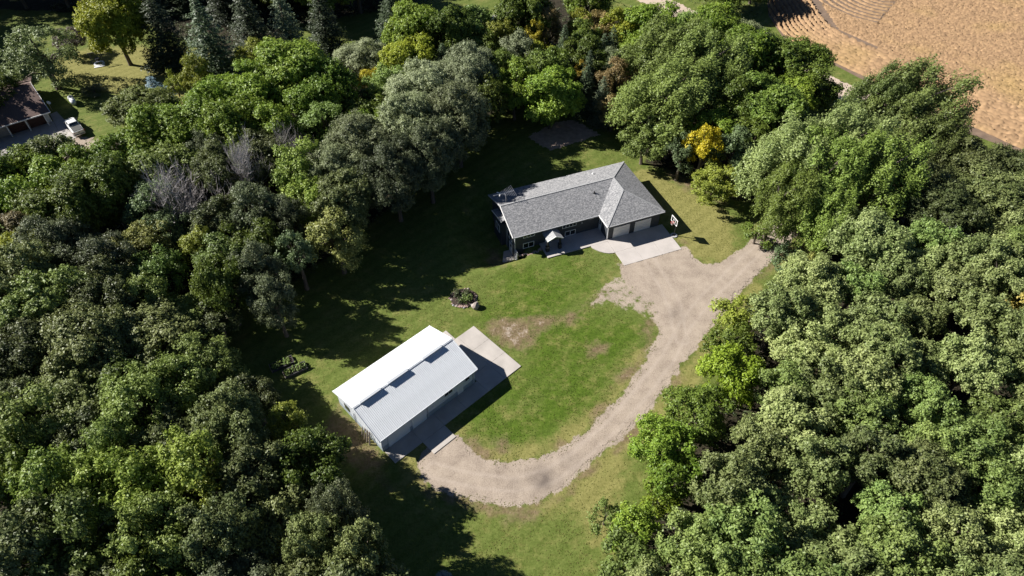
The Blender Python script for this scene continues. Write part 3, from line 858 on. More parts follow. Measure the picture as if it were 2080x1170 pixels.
# front door under the portico, side door of the garage wing, basement door
def door(mb_frame, mb_leaf, glass=None):
    o = hpart(mb_leaf, 'door', M['door_white'])
    mb_frame.build('frame', M['white_trim'], o)
    if glass: glass.build('pane', M['glass'], o)
    return o
door(MB().box(-8.95, -8.85, YW - 0.08, YW - 0.001, 0.15, 2.3).box(-7.85, -7.75, YW - 0.08, YW - 0.001, 0.15, 2.3).box(-8.85, -7.85, YW - 0.08, YW - 0.001, 2.2, 2.3),
     MB().box(-8.85, -7.85, YW - 0.05, YW - 0.002, 0.16, 2.2), MB().box(-8.6, -8.1, YW - 0.07, YW - 0.051, 1.1, 2.0))
XW = 0.434
door(MB().box(XW - 0.07, XW - 0.001, 2.68, 2.78, 0.16, 2.25).box(XW - 0.07, XW - 0.001, 3.3, 3.395, 0.16, 2.25).box(XW - 0.07, XW - 0.001, 2.78, 3.3, 2.15, 2.25),
     MB().box(XW - 0.05, XW - 0.002, 2.78, 3.3, 0.16, 2.15), MB().box(XW - 0.065, XW - 0.051, 2.9, 3.2, 1.2, 1.9))
bd = door(MB().box(-14.13, -14.052, 4.5, 4.6, -1.85, 0.3).box(-14.13, -14.052, 5.6, 5.7, -1.85, 0.3).box(-14.13, -14.052, 4.6, 5.6, 0.2, 0.3),
          MB().box(-14.10, -14.051, 4.6, 5.6, -1.84, 0.2), MB().box(-14.12, -14.101, 4.85, 5.35, -0.6, 0.0))
hpart(MB().box(-14.10, -13.92, 2.45, 3.37, -1.9, 0.35), 'retaining_wall', M['grey_trim'])
# garage doors: four leaves each
for x0, x1 in ((1.5, 4.1), (5.3, 7.9)):
    g = MB().box(x0, x1, 0.40, 0.43, 0.14, 2.2)
    go = hpart(g, 'garage_door', M['white_trim'])
    for k in range(4):
        z = 0.15 + k * 0.5125
        p = MB().box(x0 + 0.03, x1 - 0.03, 0.375, 0.399, z + 0.012, z + 0.50)
        p.build('panel', M['door_white'], go)
    f = MB().box(x0 - 0.12, x0 - 0.003, 0.33, 0.432, 0.13, 2.32).box(x1 + 0.003, x1 + 0.12, 0.33, 0.432, 0.13, 2.32).box(x0 - 0.002, x1 + 0.002, 0.33, 0.432, 2.203, 2.32)
    f.build('frame', M['white_trim'], go)
# portico
por = MB()
pz, pe = 2.95, 2.3
po = hpart(MB().slab([(-8.15, 1.25, pz), (-8.15, 3.43, pz), (-9.55, 3.43, pe), (-9.55, 1.25, pe)], 0.1).slab([(-8.15, 1.25, pz), (-6.9, 1.25, pe), (-6.9, 3.43, pe), (-8.15, 3.43, pz)], 0.1), 'portico_roof', M['ridge_shingle'])
MB().wallpoly('x', 1.32, 1.4, [(-9.4, pe - 0.1), (-7.05, pe - 0.1), (-8.15, pz - 0.16)]).build('pediment', M['siding'], po)
MB().beam((-9.58, 1.22, pe - 0.06), (-8.15, 1.22, pz - 0.06), 0.08, 0.16).beam((-6.87, 1.22, pe - 0.06), (-8.15, 1.22, pz - 0.06), 0.08, 0.16).build('fascia', M['white_trim'], po)
for x in (-9.42, -7.35):
    MB().box(x - 0.11, x + 0.11, 1.28, 1.5, 1.1, 2.22).build('post', M['black'], po)
    MB().box(x - 0.24, x + 0.24, 1.15, 1.63, 0.16, 1.05).box(x - 0.29, x + 0.29, 1.10, 1.68, 1.051, 1.12).build('pedestal', M['darkstone'], po)
# roof vents, wall lamp
for (x, y), r_ in (((3.18, 11.94), 'white_trim'), ((0.83, 6.7), 'black')):
    zz = HE + (HR - HE) * ((14 - y) / 5.5 if y > 8.5 else (y - 3) / 5.5)
    MB().tube([(x, y, zz - 0.05), (x, y, zz + 0.35)], 0.09, 10).tube([(x, y, zz - 0.02), (x, y, zz + 0.03)], 0.22, 10).build('roof_vent', M[r_], roof_o)
hpart(MB().box(-2.8, -2.62, 3.32, 3.43, 2.1, 2.34), 'wall_lamp', M['grey_trim'])

# concrete: patio, curved walk and garage apron are poured slabs side by side with open joints
slabs = thing('concrete_apron', 'pale concrete apron and patio in front of the dark house', 'pavement', (HO[0], HO[1], 0), HA)
slabs['kind'] = 'structure'
def hslab(poly, top, m='concrete_apron', bot=-0.5):
    MB().prism(poly, bot, top).build('slab', M[m], slabs)
xs = [-9.95, -7.5, -5.05, -2.62, -0.2]
for a_, b_ in zip(xs[:-1], xs[1:]):
    hslab([(a_ + 0.012, 0.0), (b_ - 0.012, 0.0), (b_ - 0.012, 1.70), (a_ + 0.012, 1.70)], 0.15)
    hslab([(a_ + 0.012, 1.725), (b_ - 0.012, 1.725), (b_ - 0.012, 3.43), (a_ + 0.012, 3.43)], 0.15)
hslab([(-0.19, 0.02), (0.42, 0.02), (0.42, 3.43), (-0.19, 3.43)], 0.15)
curve = [(-2.62, -0.02), (-2.5, -0.55), (-2.16, -1.12), (-1.75, -1.65), (-1.25, -2.12), (-0.7, -2.45), (-0.1, -2.62), (0.30, -2.66), (0.30, -0.02)]
hslab(curve, [0.15, 0.14, 0.13, 0.12, 0.11, 0.10, 0.09, 0.09, 0.15])
gx = [0.32, 3.65, 7.0, 10.38]
gy = [0.43, -2.6, -5.68]
gz = [0.15, 0.10, 0.05]
for i in range(3):
    for j in range(2):
        a_, b_ = gx[i] + 0.012, gx[i + 1] - 0.012
        t0, t1 = gy[j] - 0.012, gy[j + 1] + 0.012
        hslab([(a_, t1), (b_, t1), (b_, t0), (a_, t0)], [gz[j + 1], gz[j + 1], gz[j], gz[j]])
step = MB().prism([(-16.1, 3.55), (-15.5, 2.0), (-14.15, 2.55), (-14.14, 5.7), (-15.1, 5.7)], -2.1, -1.78)
tag(step.build('door_slab', M['concrete'], slabs), kind='structure')

# TV antenna on the roof
ant = thing('tv_antenna', 'silver television antenna with many thin rods on the left end of the grey roof', 'antenna', (*world(HO, HA, -13.3, 9.3), 4.95), HA)
MB().tube([(0, 0, 0), (0, 0, 1.55)], 0.055, 8).build('mast', M['alu'], ant)
MB().beam((-1.8, 0.75, 1.35), (1.65, 0.75, 1.35), 0.07).beam((0, 0.0, 1.35), (0, 0.8, 1.35), 0.06).build('boom', M['alu'], ant)
for k, x in enumerate(np.linspace(-0.45, 1.6, 9)):
    hl = 0.45 + 0.95 * (k / 8.0)
    MB().beam((x, 0.75 - hl, 1.39), (x, 0.75 + hl, 1.39), 0.035).build('rod', M['alu'], ant)
MB().beam((-0.62, 0.75, 1.39), (-1.0, 0.2, 1.39), 0.11).build('corner_reflector', M['white_trim'], ant)
MB().beam((-0.62, 0.75, 1.39), (-1.0, 1.3, 1.39), 0.11).build('corner_reflector', M['white_trim'], ant)

# basketball hoop beside the apron
hb = thing('basketball_hoop', 'white framed basketball hoop on a pole at the edge of the garage apron', 'basketball hoop', (*world(HO, HA, 10.85, -2.5), 0), HA)
MB().ring((0, 0), 0.25, 0.55, 0.0, 0.12, 20).build('base', M['grey_trim'], hb)
MB().tube([(0, 0, 0), (0, 0, 2.9)], 0.065, 10).tube([(0, 0, 0.0), (0, 0, 0.14)], 0.24, 12).build('pole', M['black'], hb)
MB().beam((0, 0, 2.75), (-0.45, 0, 3.1), 0.07).beam((0, 0, 2.85), (-0.45, 0, 3.5), 0.06).build('arm', M['alu'], hb)
bb = MB()
X0 = -0.5
bb.box(X0 - 0.04, X0 + 0.03, -0.85, 0.85, 2.75, 2.86).box(X0 - 0.04, X0 + 0.03, -0.85, 0.85, 3.75, 3.86)
bb.box(X0 - 0.039, X0 + 0.029, -0.85, -0.74, 2.86, 3.75).box(X0 - 0.039, X0 + 0.029, 0.74, 0.85, 2.86, 3.75)
bbo = bb.build('backboard', M['white_trim'], hb)
gl = bpy.data.materials.new('clear_backboard'); gl.use_nodes = True
gb = gl.node_tree.nodes['Principled BSDF']; gb.inputs['Base Color'].default_value = (0.75, 0.78, 0.78, 1); gb.inputs['Transmission Weight'].default_value = 1.0; gb.inputs['Roughness'].default_value = 0.05; gb.inputs['IOR'].default_value = 1.05
MB().box(X0 - 0.012, X0 + 0.012, -0.74, 0.74, 2.86, 3.75).build('pane', gl, bbo)
t_ = MB()
t_.box(X0 - 0.035, X0 - 0.014, -0.32, 0.32, 3.0, 3.07).box(X0 - 0.035, X0 - 0.014, -0.32, 0.32, 3.43, 3.5)
t_.box(X0 - 0.034, X0 - 0.015, -0.32, -0.25, 3.07, 3.43).box(X0 - 0.034, X0 - 0.015, 0.25, 0.32, 3.07, 3.43)
t_.build('target_square', M['white_trim'], bbo)
ringpts = [(X0 - 0.32 + 0.24 * math.cos(q), 0.24 * math.sin(q), 3.05) for q in np.linspace(0, 2 * math.pi, 17)]
rim = MB().tube(ringpts, 0.035, 6).box(X0 - 0.12, X0 - 0.04, -0.12, 0.12, 2.98, 3.1).build('rim', M['red'], hb)
netm = MB()
for k in range(12):
    q0, q1 = 2 * math.pi * k / 12, 2 * math.pi * (k + 1) / 12
    p0 = (X0 - 0.32 + 0.23 * math.cos(q0), 0.23 * math.sin(q0), 3.03)
    netm.beam(p0, (X0 - 0.32 + 0.13 * math.cos(q1), 0.13 * math.sin(q1), 2.6), 0.025)
    netm.beam(p0, (X0 - 0.32 + 0.13 * math.cos(q0 - 0.5), 0.13 * math.sin(q0 - 0.5), 2.6), 0.025)
netm.build('net', M['net'], rim)

# ------------------------------------------------------------------ rocks
def rock_mesh(name, seed, flat=0.7):
    g = np.random.default_rng(seed)
    b = MB()
    import bmesh
    bm = bmesh.new()
    bmesh.ops.create_icosphere(bm, subdivisions=2, radius=1.0)
    d = g.normal(size=(7, 3)); d /= np.linalg.norm(d, axis=1)[:, None]
    c = 0.62 + 0.3 * g.random(7)
    for v in bm.verts:
        p = np.array(v.co)
        for k in range(7):
            h = p @ d[k]
            if h > c[k]: p = p - d[k] * (h - c[k])
        v.co = Vector(p * np.array([1, 0.85, flat]) * (1 + 0.05 * g.normal()))
    me = bpy.data.meshes.new(name)
    bm.to_mesh(me); bm.free()
    me.materials.append(M['rock'])
    return me
ROCKS = [rock_mesh('rock_shape', 40 + i, 0.6 + 0.1 * (i % 3)) for i in range(5)]
def rock(parent, loc, size, name='stone', mats=('rock', 'rock_pink', 'rock_grey'), k=0):
    o = inst(name, ROCKS[k % 5], parent, loc, (random.uniform(-0.2, 0.2), random.uniform(-0.2, 0.2), random.uniform(0, 6.28)), M[random.choice(mats)], (size, size * random.uniform(0.75, 1.1), size * random.uniform(0.7, 1.0)))
    return o
bed_c = (-7.12, 66.94)
bed = thing('island_bed', 'round flower bed on the lawn ringed with pale stones', 'flower bed', (*bed_c, 0), 0)
pts = [(1.95 * math.cos(q) * (1 + 0.07 * math.sin(3 * q)), 1.8 * math.sin(q)) for q in np.linspace(0, 2 * math.pi, 29)[:-1]]
MB().prism(pts, -0.2, 0.16).build('mulch', M['mulch'], bed)
for k in range(30):
    q = 2 * math.pi * k / 30
    rr = 1.88 + random.uniform(-0.18, 0.12)
    if k % 7 == 3: continue
    rock(bed, (rr * math.cos(q), rr * math.sin(q) * 0.95, 0.06), random.uniform(0.11, 0.27), k=k)
for k in range(9):
    rock(bed, (random.uniform(-0.2, 1.3) - 1.0, random.uniform(-0.6, 1.2), 0.2), random.uniform(0.12, 0.24), k=k)
for k in range(16):
    rock(bed, (-0.6 + 0.17 * k * 0.5, -1.75 + 0.04 * (k % 3) * 3, 0.12), random.uniform(0.1, 0.18), mats=('rock_pink',), k=k)
bo = bpy.data.objects.new('boulder', ROCKS[2]); COL.objects.link(bo)
bo.location = (*(-5.26, 65.22), 0.34); bo.scale = (0.66, 0.74, 0.85); bo.rotation_euler = (0.2, 0.1, 0.8)
bo.material_slots[0].link = 'OBJECT'; bo.material_slots[0].material = M['rock']
tag(bo, 'large pale boulder at the lower right of the round flower bed', 'boulder')
# stones along the foot of the front wall at the left corner
bank = thing('stone_border', 'row of pinkish stones along the grass by the house front left corner', 'stone border', (*world(HO, HA, -12.0, 2.2), 0), HA)
for k in range(34):
    q = k / 33
    rock(bank, (-1.9 + 3.9 * q, 0.5 - 0.55 * math.sin(q * 2.6) - 0.1 + random.uniform(-0.22, 0.22), 0.06 - 0.30 * (1 - q)), random.uniform(0.14, 0.26), mats=('rock_pink', 'rock_pink', 'rock'), k=k)

# ------------------------------------------------------------------ the workshop
shop = thing('workshop', 'white metal roofed workshop with three raised ridge vents on the lawn', 'workshop', (SO[0], SO[1], 0), SA)
SL, SD, SHE, SHR = 15.35, 9.85, 3.05, 4.75
sp = MB()
sp.box(0.3, SL - 0.3, 0.3, SD - 0.3, -0.3, SHE - 0.02)
sp.wallpoly('y', 0.3, 0.5, [(0.3, SHE - 0.02), (SD - 0.3, SHE - 0.02), (SD / 2, SHR - 0.12)])
sp.wallpoly('y', SL - 0.5, SL - 0.3, [(0.3, SHE - 0.02), (SD - 0.3, SHE - 0.02), (SD / 2, SHR - 0.12)])
sp.build('wall', M['white_wall_metal'], shop)
MB().box(0.29, SL - 0.29, 0.275, 0.299, 0.1, 0.95).box(0.275, 0.299, 0.30, SD - 0.3, 0.1, 0.95).build('wainscot', M['wainscot'], shop)
ribs = MB()
for k in range(38):
    x = 0.4 + 0.39 * k
    if x > SL - 0.35: break
    ribs.box(x, x + 0.06, 0.281, 0.2995, 0.96, SHE - 0.05)
for k in range(24):
    y = 0.4 + 0.39 * k
    if y > SD - 0.35: break
    ribs.box(0.281, 0.2995, y, y + 0.06, 0.96, SHE - 0.05)
tag(ribs.build('wall_rib', M['white_wall_metal'], shop), kind='stuff')
# roof panels, three ribs each, one mesh shared by every panel of a slope
half = SD / 2
pw = SL / 17
def panel_mesh(front):
    b = MB()
    y0, y1 = (0.0, half) if front else (SD, half)
    prof = []
    for k in range(4):
        x = k * pw / 4
        h_ = 0.026 if k == 3 else 0.018
        prof += [(x, 0.0), (x + pw / 4 - 0.085, 0.0), (x + pw / 4 - 0.062, h_), (x + pw / 4 - 0.028, h_), (x + pw / 4 - 0.003, 0.0)]
    n = len(prof)
    vs = [(x, y0, SHE + h) for x, h in prof] + [(x, y1, SHR + h) for x, h in prof] + [(x, y0, SHE - 0.05) for x, h in prof] + [(x, y1, SHR - 0.05) for x, h in prof]
    fs = []
    for i in range(n - 1):
        fs.append((i, i + 1, n + i + 1, n + i))
        fs.append((2 * n + i, 3 * n + i, 3 * n + i + 1, 2 * n + i + 1))
        fs.append((i, 2 * n + i, 2 * n + i + 1, i + 1))
    fs += [(0, n, 3 * n, 2 * n), (n - 1, 3 * n - 1, 4 * n - 1, 2 * n - 1)]
    b.add(vs, fs)
    me = b.mesh('roof_panel')
    me.materials.append(M['white_metal'])
    return me
for fr in (True, False):
    pm = panel_mesh(fr)
    for k in range(17):
        inst('roof_panel', pm, shop, (k * pw, 0, 0))
cap = MB()
cap.slab([(0.0, half - 0.2, SHR + 0.0), (SL, half - 0.2, SHR + 0.0), (SL, half, SHR + 0.085), (0.0, half, SHR + 0.085)], 0.03)
cap.slab([(0.0, half, SHR + 0.085), (SL, half, SHR + 0.085), (SL, half + 0.2, SHR + 0.0), (0.0, half + 0.2, SHR + 0.0)], 0.03)
cap.build('ridge_cap', M['white_metal'], shop)
for a_, b_ in ((0.95, 3.95), (5.05, 8.05), (10.5, 13.5)):
    v = MB().box(a_, b_, half - 0.2, half + 0.16, SHR + 0.04, SHR + 0.26)
    v.slab([(a_ - 0.03, half - 0.30, SHR + 0.27), (b_ + 0.03, half - 0.30, SHR + 0.27), (b_ + 0.03, half, SHR + 0.35), (a_ - 0.03, half, SHR + 0.35)], 0.03)
    v.slab([(a_ - 0.03, half, SHR + 0.35), (b_ + 0.03, half, SHR + 0.35), (b_ + 0.03, half + 0.28, SHR + 0.27), (a_ - 0.03, half + 0.28, SHR + 0.27)], 0.03)
    v.build('ridge_vent', M['white_metal'], shop)
tr = MB()
tr.beam((-0.03, 0, SHE - 0.02), (-0.03, half, SHR - 0.02), 0.06, 0.16).beam((-0.03, SD, SHE - 0.02), (-0.03, half, SHR - 0.02), 0.06, 0.16)
tr.beam((SL + 0.03, 0, SHE - 0.02), (SL + 0.03, half, SHR - 0.02), 0.06, 0.16).beam((SL + 0.03, SD, SHE - 0.02), (SL + 0.03, half, SHR - 0.02), 0.06, 0.16)
tr.beam((0, -0.04, SHE - 0.06), (SL, -0.04, SHE - 0.06), 0.08, 0.12)
tr.build('roof_trim', M['white_metal'], shop)
# doors and windows of the front
for x0, x1 in ((1.2, 4.4), (4.8, 7.0)):
    d = MB().box(x0, x1, 0.22, 0.27, 0.12, 2.75).build('sliding_door', M['white_wall_metal'], shop)
    MB().box(x0 - 0.05, x1 + 0.05, 0.17, 0.219, 2.76, 2.9).build('track', M['wainscot'], d)
MB().tube([(7.26, 0.2, 0.12), (7.26, 0.2, SHE - 0.1)], 0.06, 8).build('downspout', M['grey_trim'], shop)
MB().tube([(14.75, 0.2, 0.12), (14.75, 0.2, SHE - 0.1)], 0.06, 8).build('downspout', M['grey_trim'], shop)
def swin(x0, x1, z0, z1, n):
    f = MB().box(x0, x1, 0.22, 0.298, z0, z0 + 0.07).box(x0, x1, 0.22, 0.298, z1 - 0.07, z1)
    xs = np.linspace(x0 + 0.035, x1 - 0.035, n + 1)
    for x in xs: f.box(x - 0.035, x + 0.035, 0.222, 0.297, z0 + 0.07, z1 - 0.07)
    o = f.build('window', M['white_trim'], shop)
    for p, q in zip(xs[:-1], xs[1:]):
        MB().box(p + 0.035, q - 0.035, 0.25, 0.296, z0 + 0.07, z1 - 0.07).build('pane', M['glass'], o)
swin(10.0, 11.35, 1.75, 2.8, 2)
swin(13.4, 14.2, 1.75, 2.75, 1)
wd = MB().box(12.1, 13.05, 0.25, 0.279, 0.12, 2.2).build('door', M['door_white'], shop)
MB().tube([(0.2, 5.9, 0.2), (0.2, 5.9, 2.3)], 0.045, 8).build('pipe', M['grey_trim'], shop)
MB().box(0.22, 0.295, 7.0, 8.0, 1.2, 2.1).build('gable_window', M['glass'], shop)
# things stacked against the gable wall
for k in range(4):
    y = 2.2 + 0.55 * k
    b = MB().beam((-0.35, y, 0.03), (0.15, y + 0.25, 2.1 - 0.25 * k), 0.05, 0.22).build('leaning_board', M['board_pale'])
    b.location = (SO[0], SO[1], 0); b.rotation_euler = (0, 0, SA)
    tag(b, ('longest', 'second longest', 'second shortest', 'shortest')[k] + ' of four weathered boards leaning on the workshop gable', 'board', 'boards leaning on the workshop gable')

# concrete pad round the workshop, slab by slab
pad = thing('workshop_pad', 'concrete pad in front of the workshop with a wide end slab', 'pavement', (SO[0], SO[1], 0), SA)
pad['kind'] = 'structure'
def pslab(x0, x1, y0, y1, top=0.10):
    MB().box(x0 + 0.012, x1 - 0.012, y0 + 0.012, y1 - 0.012, -0.35, top).build('slab', M['concrete'], pad)
px = [0.40, 4.55, 8.02, 11.6, 15.35]
for a_, b_ in zip(px[:-1], px[1:]):
    pslab(a_, b_, -1.98, 0.27)
for a_, b_ in zip([15.35, 18.3], [18.3, 21.28]):
    for c_, d_ in zip([-1.98, 1.25, 4.45], [1.25, 4.45, 7.65]):
        pslab(a_, b_, c_, d_)
pslab(4.55, 8.02, -4.2, -1.98)
pslab(15.06, 17.9, 7.67, 9.7)

# ------------------------------------------------------------------ garden beds
def leaf_quads(pos, nrm, size, g, aspect=0.6):
    n = len(pos)
    nrm = nrm / (np.linalg.norm(nrm, axis=1)[:, None] + 1e-9)
    r = g.normal(size=(n, 3))
    u = np.cross(nrm, r); u /= np.linalg.norm(u, axis=1)[:, None] + 1e-9
    v = np.cross(nrm, u)
    s = np.asarray(size).reshape(-1, 1)
    fold = nrm * s * 0.25
    P0, P1, P2, P3 = pos - u * s, pos - v * s * aspect + fold, pos + u * s, pos + v * s * aspect + fold
    V = np.stack([P0, P1, P2, P3], 1).reshape(-1, 3)
    Q = np.arange(4 * n).reshape(n, 4)
    return V, Q
def leaf_mesh(name, pos, nrm, size, tone, g, material, aspect=0.6):
    V, Q = leaf_quads(pos, nrm, size, g, aspect)
    me = fast_mesh(name, V, Q)
    at = me.attributes.new('tone', 'FLOAT', 'POINT')
    at.data.foreach_set('value', np.repeat(np.clip(tone, 0, 1), 4).astype(np.float32))
    me.materials.append(material)
    return me
def sph(n, g, zmin=-1.0):
    z = g.uniform(zmin, 1, n); t = g.uniform(0, 2 * math.pi, n); r = np.sqrt(1 - z * z)
    return np.stack([r * np.cos(t), r * np.sin(t), z], -1)
def plant_mesh(seed, kind, r, h, n, size):
    g = np.random.default_rng(seed)
    c = np.stack([g.normal(0, r * 0.45, n // 12 + 1), g.normal(0, r * 0.45, n // 12 + 1), g.uniform(0.15, 1, n // 12 + 1) * h], -1)
    i = g.integers(0, len(c), n)
    d = sph(n, g)
    pos = c[i] + d * g.uniform(0.05, 0.28, n)[:, None] * r
    pos[:, 2] = np.abs(pos[:, 2])
    nr = d * 0.6 + np.array([0, 0, 0.7])
    tn = g.random(len(c))[i] * 0.6 + g.random(n) * 0.4
    return leaf_mesh('leaves', pos, nr, g.uniform(0.6, 1.2, n) * size, tn, g, LM[kind])
G1, G2 = (-30.83, 54.92), (-28.84, 53.95)
ga = math.atan2((-29.73, 56.49)[1] - (-31.88, 55.17)[1], (-29.73, 56.49)[0] - (-31.88, 55.17)[0])
def raised_bed(c, label, veg):
    t = thing('raised_bed', label, 'garden bed', (*c, 0), ga, 'raised vegetable beds beyond the workshop')
    for y in (-0.62, 0.62):
        MB().box(-1.5, 1.5, y - 0.06, y + 0.06, 0.0, 0.38).build('board', M['board_dark'], t)
    MB().box(-1.56, -1.501, -0.68, 0.68, 0.0, 0.38).build('board', M['board_pale'], t)
    MB().box(1.501, 1.56, -0.68, 0.68, 0.0, 0.38).build('board', M['board_dark'], t)
    MB().box(-1.5, 1.5, -0.559, 0.559, 0.0, 0.26).build('soil', M['soil'], t)
    return t
bed1 = raised_bed(G1, 'dark board garden bed of low greens, upper one of the pair', 1)
bed2 = raised_bed(G2, 'dark board garden bed of mixed greens, lower one of the pair', 2)
vm = [plant_mesh(900 + k, ('garden', 'boxelder', 'pale')[k % 3], 0.36, 0.4, 150, 0.075) for k in range(3)]
for bi, (c, xs_) in enumerate(((G1, [-1.1, -0.6, -0.1, 0.4, 0.9]), (G2, [-1.15, -0.7, -0.2, 0.3, 0.8, 1.2]))):
    for k, x in enumerate(xs_):
        for y in (-0.25, 0.25):
            o = bpy.data.objects.new('vegetable_plant', vm[(k + bi) % 3]); COL.objects.link(o)
            wx, wy = world(c, ga, x, y)
            o.location = (wx, wy, 0.25); sc = random.uniform(0.7, 1.15) * (1.25 if bi and k > 3 else 1.0)
            o.scale = (sc, sc, sc); o.rotation_euler = (0, 0, random.uniform(0, 6))
            tag(o, 'leafy vegetable plant in the %s garden bed' % ('upper' if bi == 0 else 'lower'), 'plant', 'vegetables in the %s bed' % ('upper' if bi == 0 else 'lower'))
shr = plant_mesh(950, 'garden', 0.75, 0.75, 700, 0.09)
shr2 = plant_mesh(951, 'under', 0.75, 0.7, 700, 0.09)
for k, (x, y, s_, m_, lb) in enumerate(((-0.85, 0.55, 1.1, shr2, 'dark round shrub at the back left of the stone ringed flower bed'), (0.5, -0.55, 1.05, shr, 'spiky green plant beside the pale boulder in the flower bed'), (0.55, 0.55, 1.0, shr2, 'dark low shrub at the right of the stone ringed flower bed'), (-0.35, -0.75, 0.8, shr2, 'small dark shrub at the front of the stone ringed flower bed'))):
    o = bpy.data.objects.new('shrub', m_); COL.objects.link(o)
    o.location = (bed_c[0] + x, bed_c[1] + y, 0.14); o.scale = (s_, s_, s_)
    tag(o, lb, 'shrub')

# ------------------------------------------------------------------ neighbour: house, truck, tank, yard things
nb = thing('neighbour_house', 'brown roofed house with two dark garage doors at the left edge', 'house', (NO[0], NO[1], 0), NA)
nw = MB()
nw.box(-22, 0.75, 0.2, 14.2, -0.2, 2.65)
nw.wallpoly('y', 0.55, 0.75, [(0.2, 2.65), (14.2, 2.65), (7.2, 5.1)])
nw.build('wall', M['tan_wall'], nb)
NE, NR = 2.75, 5.2
MB().slab([(-22.5, -1.2, NE), (1.22, -1.2, NE), (0.6, 6.6, NR), (-22.5, 6.6, NR)], 0.16).slab([(-22.5, 6.6, NR), (0.6, 6.6, NR), (1.22, 14.8, NE), (-22.5, 14.8, NE)], 0.16).build('roof', M['brown_roof'], nb)
MB().beam((-22.5, -1.25, NE - 0.1), (1.25, -1.25, NE - 0.1), 0.1, 0.2).beam((1.25, -1.25, NE - 0.1), (0.65, 6.6, NR - 0.1), 0.08, 0.2).build('fascia', M['white_trim'], nb)
for x0, x1 in ((-2.95, -0.1), (-6.25, -3.4)):
    d = MB().box(x0, x1, 0.12, 0.199, 0.08, 2.3).build('garage_door', M['door_brown'], nb)
    for k in range(4):
        MB().box(x0 + 0.04, x1 - 0.04, 0.09, 0.119, 0.1 + k * 0.55, 0.62 + k * 0.55).build('panel', M['door_brown'], d)
for x in (-0.02, -3.17, -6.35):
    MB().box(x - 0.09, x + 0.09, -0.9, -0.72, 0.08, 2.6).build('post', M['white_trim'], nb)
MB().tube([(0.62, -0.1, 0.05), (0.62, -0.1, 2.5)], 0.07, 8).build('downspout', M['white_trim'], nb)
MB().box(0.1, 0.7, 0.13, 0.198, 0.1, 2.5).build('corner_board', M['white_trim'], nb)
dish = thing('satellite_dish', 'small white satellite dish on a post behind the brown roofed house', 'satellite dish', (*world(NO, NA, 1.6, 4.4), 0), NA)
MB().tube([(0, 0, 0), (0, 0, 1.7)], 0.04, 8).build('post', M['alu'], dish)
dd = MB().tube([(0, 0, 1.62), (0.10, -0.06, 1.72), (0.13, -0.08, 1.76)], [0.08, 0.3, 0.4], 14)
dd.build('reflector', M['tank'], dish)
npd = thing('neighbour_drive', 'concrete drive in front of the two dark garage doors', 'pavement', (NO[0], NO[1], 0), NA)
npd['kind'] = 'structure'
for i, (a_, b_) in enumerate(((-10.5, -6.6), (-6.6, -3.0), (-3.0, 0.9))):
    for (c_, d_) in ((-4.5, 0.1), (-8.7, -4.5)):
        MB().prism([(a_ + 0.015, c_ + 0.015), (b_ - 0.015, c_ + 0.015), (b_ - 0.015, d_ - 0.015), (a_ + 0.015, d_ - 0.015)], -0.3, 0.07).build('slab', M['concrete_old'], npd)
MB().prism([(0.92, -8.68), (3.75, -8.0), (2.2, 3.4), (0.92, 3.2)], -0.3, 0.07).build('slab', M['concrete_old'], npd)
sheet('gravel_pullout', [world(NO, NA, *q) for q in ((-9, -8.6), (3.9, -7.9), (6.5, -12.5), (-4, -14.5), (-11, -13))], 0.35, 1.0, 0.02, M['drive'], 'brown gravel strip at the near end of the neighbour drive')

